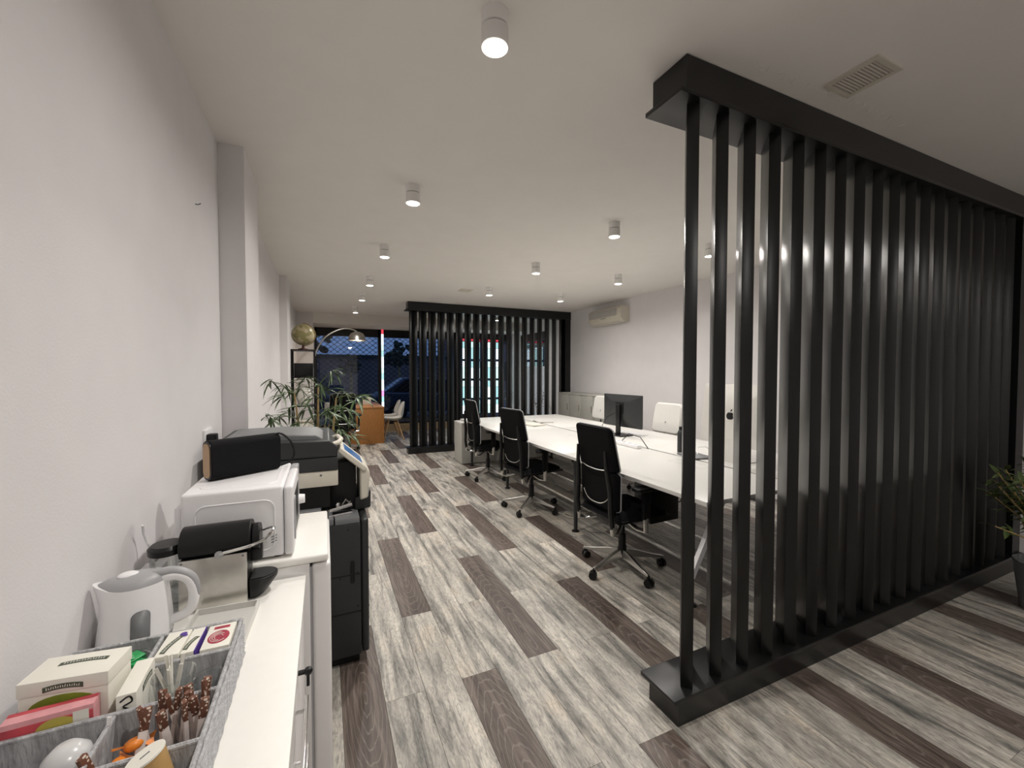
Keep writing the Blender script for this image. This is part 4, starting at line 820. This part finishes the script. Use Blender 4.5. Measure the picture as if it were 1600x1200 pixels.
bush('slender_plant', 'slender dark plant behind the far slats in front of the side window', (4.48, 8.45, 0), 0.13, 0.32, [(0.0, 0.0, 1.08, 8), (-0.10, 0.12, 0.95, 8), (0.05, -0.14, 1.02, 8)], 6)

# ------------------------------------------------------------------ far left: shelf, globe, arc lamp, wooden desk
t = thing('metal_shelf', 'tall narrow black metal shelf against the left wall', 'shelf', (-0.40, 6.80, 0))
SX0, SX1, SY_0, SY_1, SH = -0.03, 0.27, 0.0, 0.34, 1.80
for x in (SX0, SX1):
    for y in (SY_0, SY_1): bx('post', M_blk, (x-0.011, y-0.011, 0), (x+0.011, y+0.011, SH), t)
for z in (0.12, 0.55, 0.98, 1.40, SH): bx('shelf_board', M_blk, (SX0-0.012, SY_0-0.012, z-0.012), (SX1+0.012, SY_1+0.012, z+0.006), t)
SB = (-0.40, 6.80)
t = thing('globe', 'antique beige globe on top of the metal shelf', 'globe', (-0.28, 6.96, 1.806))
MB().lathe([(0.0, 0), (0.075, 0), (0.07, 0.015), (0.02, 0.03), (0.014, 0.07), (0, 0.075)]).build('stand', mat('dark_red_wood', (0.10, 0.03, 0.02), 0.35), t)
def globe_mat():
    m = mat('globe_map', (0.5, 0.42, 0.24), 0.35); N = m.node_tree.nodes; L = m.node_tree.links; b = N['Principled BSDF']
    nz = N.new('ShaderNodeTexNoise'); nz.inputs['Scale'].default_value = 9; nz.inputs['Detail'].default_value = 6; tc = N.new('ShaderNodeTexCoord'); L.new(tc.outputs['Object'], nz.inputs['Vector'])
    c = N.new('ShaderNodeValToRGB'); e = c.color_ramp.elements; e[0].position = 0.46; e[0].color = (0.47, 0.40, 0.25, 1); e[1].position = 0.52; e[1].color = (0.27, 0.24, 0.10, 1); L.new(nz.outputs['Fac'], c.inputs[0]); L.new(c.outputs[0], b.inputs['Base Color']); return m
MB().ball((0, 0, 0.225), 0.158, n=32).build('sphere', globe_mat(), t)
MB().tube([(0.168*math.cos(R(a)), 0.0, 0.225+0.168*math.sin(R(a))) for a in range(-90, 91, 12)], 0.006, n=6).build('meridian_ring', M_cane, t)
o = bx('storage_box', M_blk, (-0.12, -0.13, 0), (0.13, 0.13, 0.20), bev=0.006, loc=(SB[0]+0.12, SB[1]+0.17, 1.406)); tag(o, 'black box on the upper board of the metal shelf', 'box')
t = thing('paper_vase', 'faceted white vase on the metal shelf', 'vase', (SB[0]+0.12, SB[1]+0.17, 0.986)); MB().lathe([(0.0, 0), (0.07, 0), (0.115, 0.12), (0.08, 0.24), (0.05, 0.30), (0.04, 0.30), (0.03, 0.1), (0, 0.09)], n=8).build('body', M_paper, t)
t = thing('storage_basket', 'pale basket on the lower board of the metal shelf', 'basket', (SB[0]+0.12, SB[1]+0.17, 0.556)); MB().box((-0.12, -0.13, 0), (0.12, 0.13, 0.22), bev=0.012).build('body', M_paper, t); bx('band', M_tan, (-0.122, -0.132, 0.17), (0.122, 0.132, 0.19), t)
# arc lamp
t = thing('arc_floor_lamp', 'steel arc floor lamp hanging over the wooden desk', 'lamp', (-0.20, 9.15, 0))
MB().lathe([(0.0, 0), (0.16, 0), (0.16, 0.045), (0.15, 0.05), (0, 0.05)]).build('base', M_blk, t)
arc = [(0.0, 0, 0.05), (-0.02, 0.02, 0.9), (-0.02, 0.04, 1.45), (0.06, 0.08, 1.88), (0.20, 0.14, 2.15), (0.40, 0.20, 2.31), (0.60, 0.24, 2.385), (0.76, 0.27, 2.37), (0.84, 0.28, 2.33)]
fine = []
for i in range(len(arc)-1):
    p0, p1, p2, p3 = [Vector(arc[max(0, min(len(arc)-1, i+q))]) for q in (-1, 0, 1, 2)]
    for u in (0, 0.25, 0.5, 0.75): fine.append(0.5*((2*p1)+(p2-p0)*u+(2*p0-5*p1+4*p2-p3)*u*u+(3*p1-p0-3*p2+p3)*u**3))
fine.append(Vector(arc[-1]))
MB().tube(fine, 0.015, n=10).build('arm', M_steel, t)
sh = MB().lathe([(0.02, 0.185), (0.06, 0.18), (0.12, 0.15), (0.16, 0.09), (0.172, 0.03), (0.178, 0.0), (0.172, 0.002), (0.155, 0.088), (0.115, 0.143), (0.06, 0.172), (0.02, 0.176)], (0.845, 0.28, 2.145)).build('lamp_shade', M_steel, t)
MB().ball((0.845, 0.28, 2.21), 0.045, n=14).build('bulb', mat('warm_bulb', (1, 0.9, 0.75), 0.4, emit=(1.0, 0.80, 0.5), estr=28), t)
pl_ = bpy.data.lights.new('bulb_light', 'POINT'); pl_.energy = 9; pl_.color = (1.0, 0.74, 0.45); pl_.shadow_soft_size = 0.05
a = bpy.data.objects.new('bulb_light', pl_); C.objects.link(a); a.parent = t; a.location = (0.845, 0.28, 2.152)
# wooden desk
t = thing('wooden_desk', 'orange wooden desk by the shop window', 'desk', (0.47, 8.98, 0))
bx('top', M_oak, (0, 0, 0.725), (0.66, 1.62, 0.755), t, bev=0.002); bx('end_panel', M_oak, (0.005, 0.003, 0), (0.655, 0.033, 0.725), t, bev=0.001); bx('end_panel', M_oak, (0.005, 1.587, 0), (0.655, 1.617, 0.725), t, bev=0.001); bx('modesty_panel', M_oak, (0.31, 0.033, 0.30), (0.33, 1.587, 0.725), t)
t = thing('desk_box', 'small cream desk box at the back of the wooden desk', 'box', (0.86, 9.85, 0.755)); bx('body', M_cream, (-0.09, -0.07, 0), (0.09, 0.07, 0.13), t, bev=0.004); bx('lid', M_paper, (-0.093, -0.073, 0.13), (0.093, 0.073, 0.15), t, bev=0.003)
def shell_chair(label, x, y, rz, pad=False):
    t = thing('shell_chair', label, 'chair', (x, y, 0), rz, 'white shell chairs at the wooden desk')
    P = [(0.22, 0.455, 0.19), (0.19, 0.445, 0.215), (0.05, 0.425, 0.225), (-0.10, 0.425, 0.225), (-0.18, 0.46, 0.225), (-0.215, 0.54, 0.215), (-0.235, 0.66, 0.20), (-0.25, 0.78, 0.17), (-0.256, 0.83, 0.10)]
    g_ = MB(); n = 12; lay = []
    for i, (px_, pz_, hw) in enumerate(P):
        ring = []
        for k in range(n+1):
            v = k/n*2-1; curl = abs(v)**3
            if i <= 4: q = (px_, v*hw, pz_+0.06*curl*(0.3 if i == 0 else 1))
            else: q = (px_+0.09*curl*(1 if i < 7 else 0.5), v*hw, pz_-0.02*curl)
            ring.append(g_.bm.verts.new(q))
        lay.append(ring)
    for A_, B_ in zip(lay, lay[1:]):
        for k in range(n): g_.bm.faces.new((A_[k], A_[k+1], B_[k+1], B_[k]))
    g_.build('shell', M_wfab, t, solid=0.012, sub=1)
    for sx in (-1, 1):
        for sy in (-1, 1): MB().tube([(sx*0.09, sy*0.09, 0.425), (sx*0.21, sy*0.21, 0)], [0.017, 0.011], n=8).build('leg', M_beech, t)
    MB().tube([(-0.12, -0.12, 0.39), (0.12, 0.12, 0.39)], 0.007, n=6).tube([(-0.12, 0.12, 0.39), (0.12, -0.12, 0.39)], 0.007, n=6).build('brace', M_blk, t)
    if pad: MB().prism(rrect(0.22, 0.24, 0.09), -0.218, -0.19, 'YZ').build('back_pad', M_fab, t, (0, 0, 0.68))
    return t
shell_chair('white shell chair with wooden legs, nearer of two right of the wooden desk', 1.36, 9.42, PI); shell_chair('white shell chair with wooden legs, farther of two right of the wooden desk', 1.37, 10.02, PI)
shell_chair('white shell chair with a dark back pad behind the bamboo plant', 0.26, 9.95, 0.6, True)

# ------------------------------------------------------------------ backlit panels in the shop window
def led_mat(name, col, s): return mat(name, col, 0.4, emit=col, estr=s)
ML = [led_mat('backlit_white', (0.80, 0.95, 1.0), 1.5), led_mat('backlit_cyan', (0.45, 0.80, 0.84), 0.9), led_mat('backlit_mint', (0.60, 0.92, 0.86), 1.2)]
MRD = led_mat('backlit_red', (0.75, 0.06, 0.09), 1.0); MPK = led_mat('backlit_pink', (0.9, 0.30, 0.65), 1.3)
cols = [3.24, 3.56, 3.88, 4.20]; rws = [(1.82, 2.30, 'top'), (1.30, 1.78, 'second'), (0.78, 1.26, 'third'), (0.36, 0.74, 'bottom')]
for i, x in enumerate(cols):
    for j, (z0, z1, nm) in enumerate(rws):
        t = thing('backlit_panel', 'backlit window display panel, %s row, %s column from the left' % (nm, ORD[i]), 'display panel', (x, WF-0.12, z0), group='backlit panels in the shop window')
        bx('frame', M_blk, (0, 0, 0), (0.28, 0.018, z1-z0), t); hh = z1-z0
        bx('lit_sheet', ML[(i+j*2) % 3], (0.01, -0.003, 0.012), (0.27, 0.0, hh*0.62), t); bx('lit_picture', ML[(i+2*j+1) % 3], (0.01, -0.003, hh*0.64), (0.27, 0.0, hh-0.012), t)
        if j == 0: bx('red_strip', MRD, (0.01, -0.003, hh+0.01), (0.27, 0.0, hh+0.06), t)
t = thing('led_column', 'narrow glowing light column in front of the shop window by the white chairs', 'light strip', (1.285, WF-0.06, 0.60))
bx('back_profile', M_blk, (0, 0.004, 0), (0.062, 0.018, 1.96), t)
for i in range(14):
    z0 = 0.01+i*0.139; bx('light_segment', MRD if i == 13 else (MPK if i == 2 else ML[(0, 1, 2, 0)[i % 4]]), (0.004, 0, z0), (0.058, 0.004, z0+0.134), t)

# ------------------------------------------------------------------ street outside
M_asph = mat('asphalt', (0.10, 0.10, 0.11), 0.8, var=0.15, scale=30); M_pave = mat('paving', (0.20, 0.19, 0.18), 0.8, var=0.1, scale=8)
gobj = bx('ground', M_asph, (-60, WF+0.25, -0.30), (60, 60, -0.17)); struct(gobj, 'dark street outside the shop window')
o = bx('pavement', M_pave, (-60, WF+0.25, -0.17), (60, 13.2, -0.05)); struct(o)
o = bx('pavement', M_pave, (WR+0.2, -20, -0.17), (60, WF+0.25, -0.05)); struct(o)
o = bx('pavement', M_pave, (-60, 20.5, -0.17), (60, 23, -0.05)); struct(o)
def building(x0, x1, y, h_, label, seed):
    t = thing('building', label, 'building', (x0, y, -0.1)); W_ = x1-x0
    bx('wall', mat('facade_%d' % seed, (0.16+0.03*seed, 0.15, 0.15), 0.8), (0, 0, 0), (W_, 6, h_), t); bx('roof_edge', M_dgrey, (-0.1, -0.15, h_), (W_+0.1, 6, h_+0.25), t)
    n = int(W_/2.4); 
    for fl in range(int(h_/2.9)):
        for i in range(n):
            xx = 0.6+i*2.4; z = 0.9+fl*2.9
            wnd = bx('window_surround', M_dgrey, (xx, -0.04, z), (xx+1.3, 0.01, z+1.5), t); bx('pane', M_blk, (xx+0.08, -0.05, z+0.08), (xx+1.22, -0.041, z+1.42), wnd)
building(-26, -2.0, 30, 5.5, 'dark low building across the street at the left', 0); building(-1.2, 8.5, 31, 2.55, 'dark single-storey building across the street', 1); building(9.6, 30, 30, 7.0, 'taller dark building across the street behind the panels', 2)
def car(label, x, y, m):
    t = thing('car', label, 'car', (x, y, -0.17))
    MB().prism([(-2.1, 0.30), (2.1, 0.30), (2.15, 0.62), (2.0, 0.82), (1.15, 0.92), (-1.75, 0.98), (-2.12, 0.85)], -0.85, 0.85, 'XZ').build('body', m, t, bevel=0.06)
    MB().prism([(1.15, 0.90), (0.45, 1.42), (-1.1, 1.46), (-1.8, 0.96)], -0.72, 0.72, 'XZ').build('cabin', m, t, bevel=0.05)
    for s in (-1, 1):
        MB().prism([(0.98, 0.95), (0.42, 1.36), (-0.28, 1.38), (-0.28, 0.95)], s*0.725-0.006, s*0.725+0.006, 'XZ').build('side_window', M_blk, t); MB().prism([(-0.36, 0.96), (-0.36, 1.38), (-1.02, 1.39), (-1.5, 0.99)], s*0.725-0.006, s*0.725+0.006, 'XZ').build('side_window', M_blk, t)
        for xw in (-1.35, 1.35): wh = MB().cyl((xw, s*0.68, 0.31), (xw, s*0.88, 0.31), 0.31, n=24).build('wheel', M_blk, t); MB().cyl((xw, s*0.88, 0.31), (xw, s*0.89, 0.31), 0.19, n=16).build('hub_cap', M_alu, wh)
car('dark parked car outside the shop window at the right', 3.6, 15.2, mat('dark_blue_paint', (0.03, 0.04, 0.07), 0.25, coat=0.6)); car('dark parked car farther left outside', -1.9, 17.6, mat('grey_paint', (0.07, 0.07, 0.08), 0.3, coat=0.6))
LM3 = MB().ball((0, 0, 0), 1.0, n=8).mesh('foliage_clump'); LM3.materials.append(mat('night_foliage', (0.03, 0.045, 0.025), 0.8, var=0.4, scale=5, bump=1.0, bscale=12))
for x, y, s, lab in ((-0.6, 24.8, 1.3, 'dark street tree seen through the grille at the left'), (1.4, 26.0, 0.75, 'dark street tree seen through the grille in the middle'), (4.0, 25.0, 0.95, 'dark street tree behind the light column')):
    t = thing('street_tree', lab, 'tree', (x, y, -0.1)); MB().tube([(0, 0, 0), (0.05, 0, 1.2), (-0.05, 0, 2.3*s)], [0.11, 0.09, 0.06]).build('trunk', M_cane, t); rn = random.Random(int(x*10))
    for k in range(46):
        a = rn.uniform(0, 6.28); q = rn.random()**0.6; zz = rn.uniform(-1, 1)
        inst('foliage_clump', LM3, t, (0.75*q*math.cos(a)*s, 0.7*q*math.sin(a)*s, (2.75+0.75*zz*math.sqrt(max(0, 1-0.6*q*q)))*s), (rn.random(), rn.random(), rn.random()), (rn.uniform(.12, .26)*s, rn.uniform(.12, .26)*s, rn.uniform(.07, .16)*s))
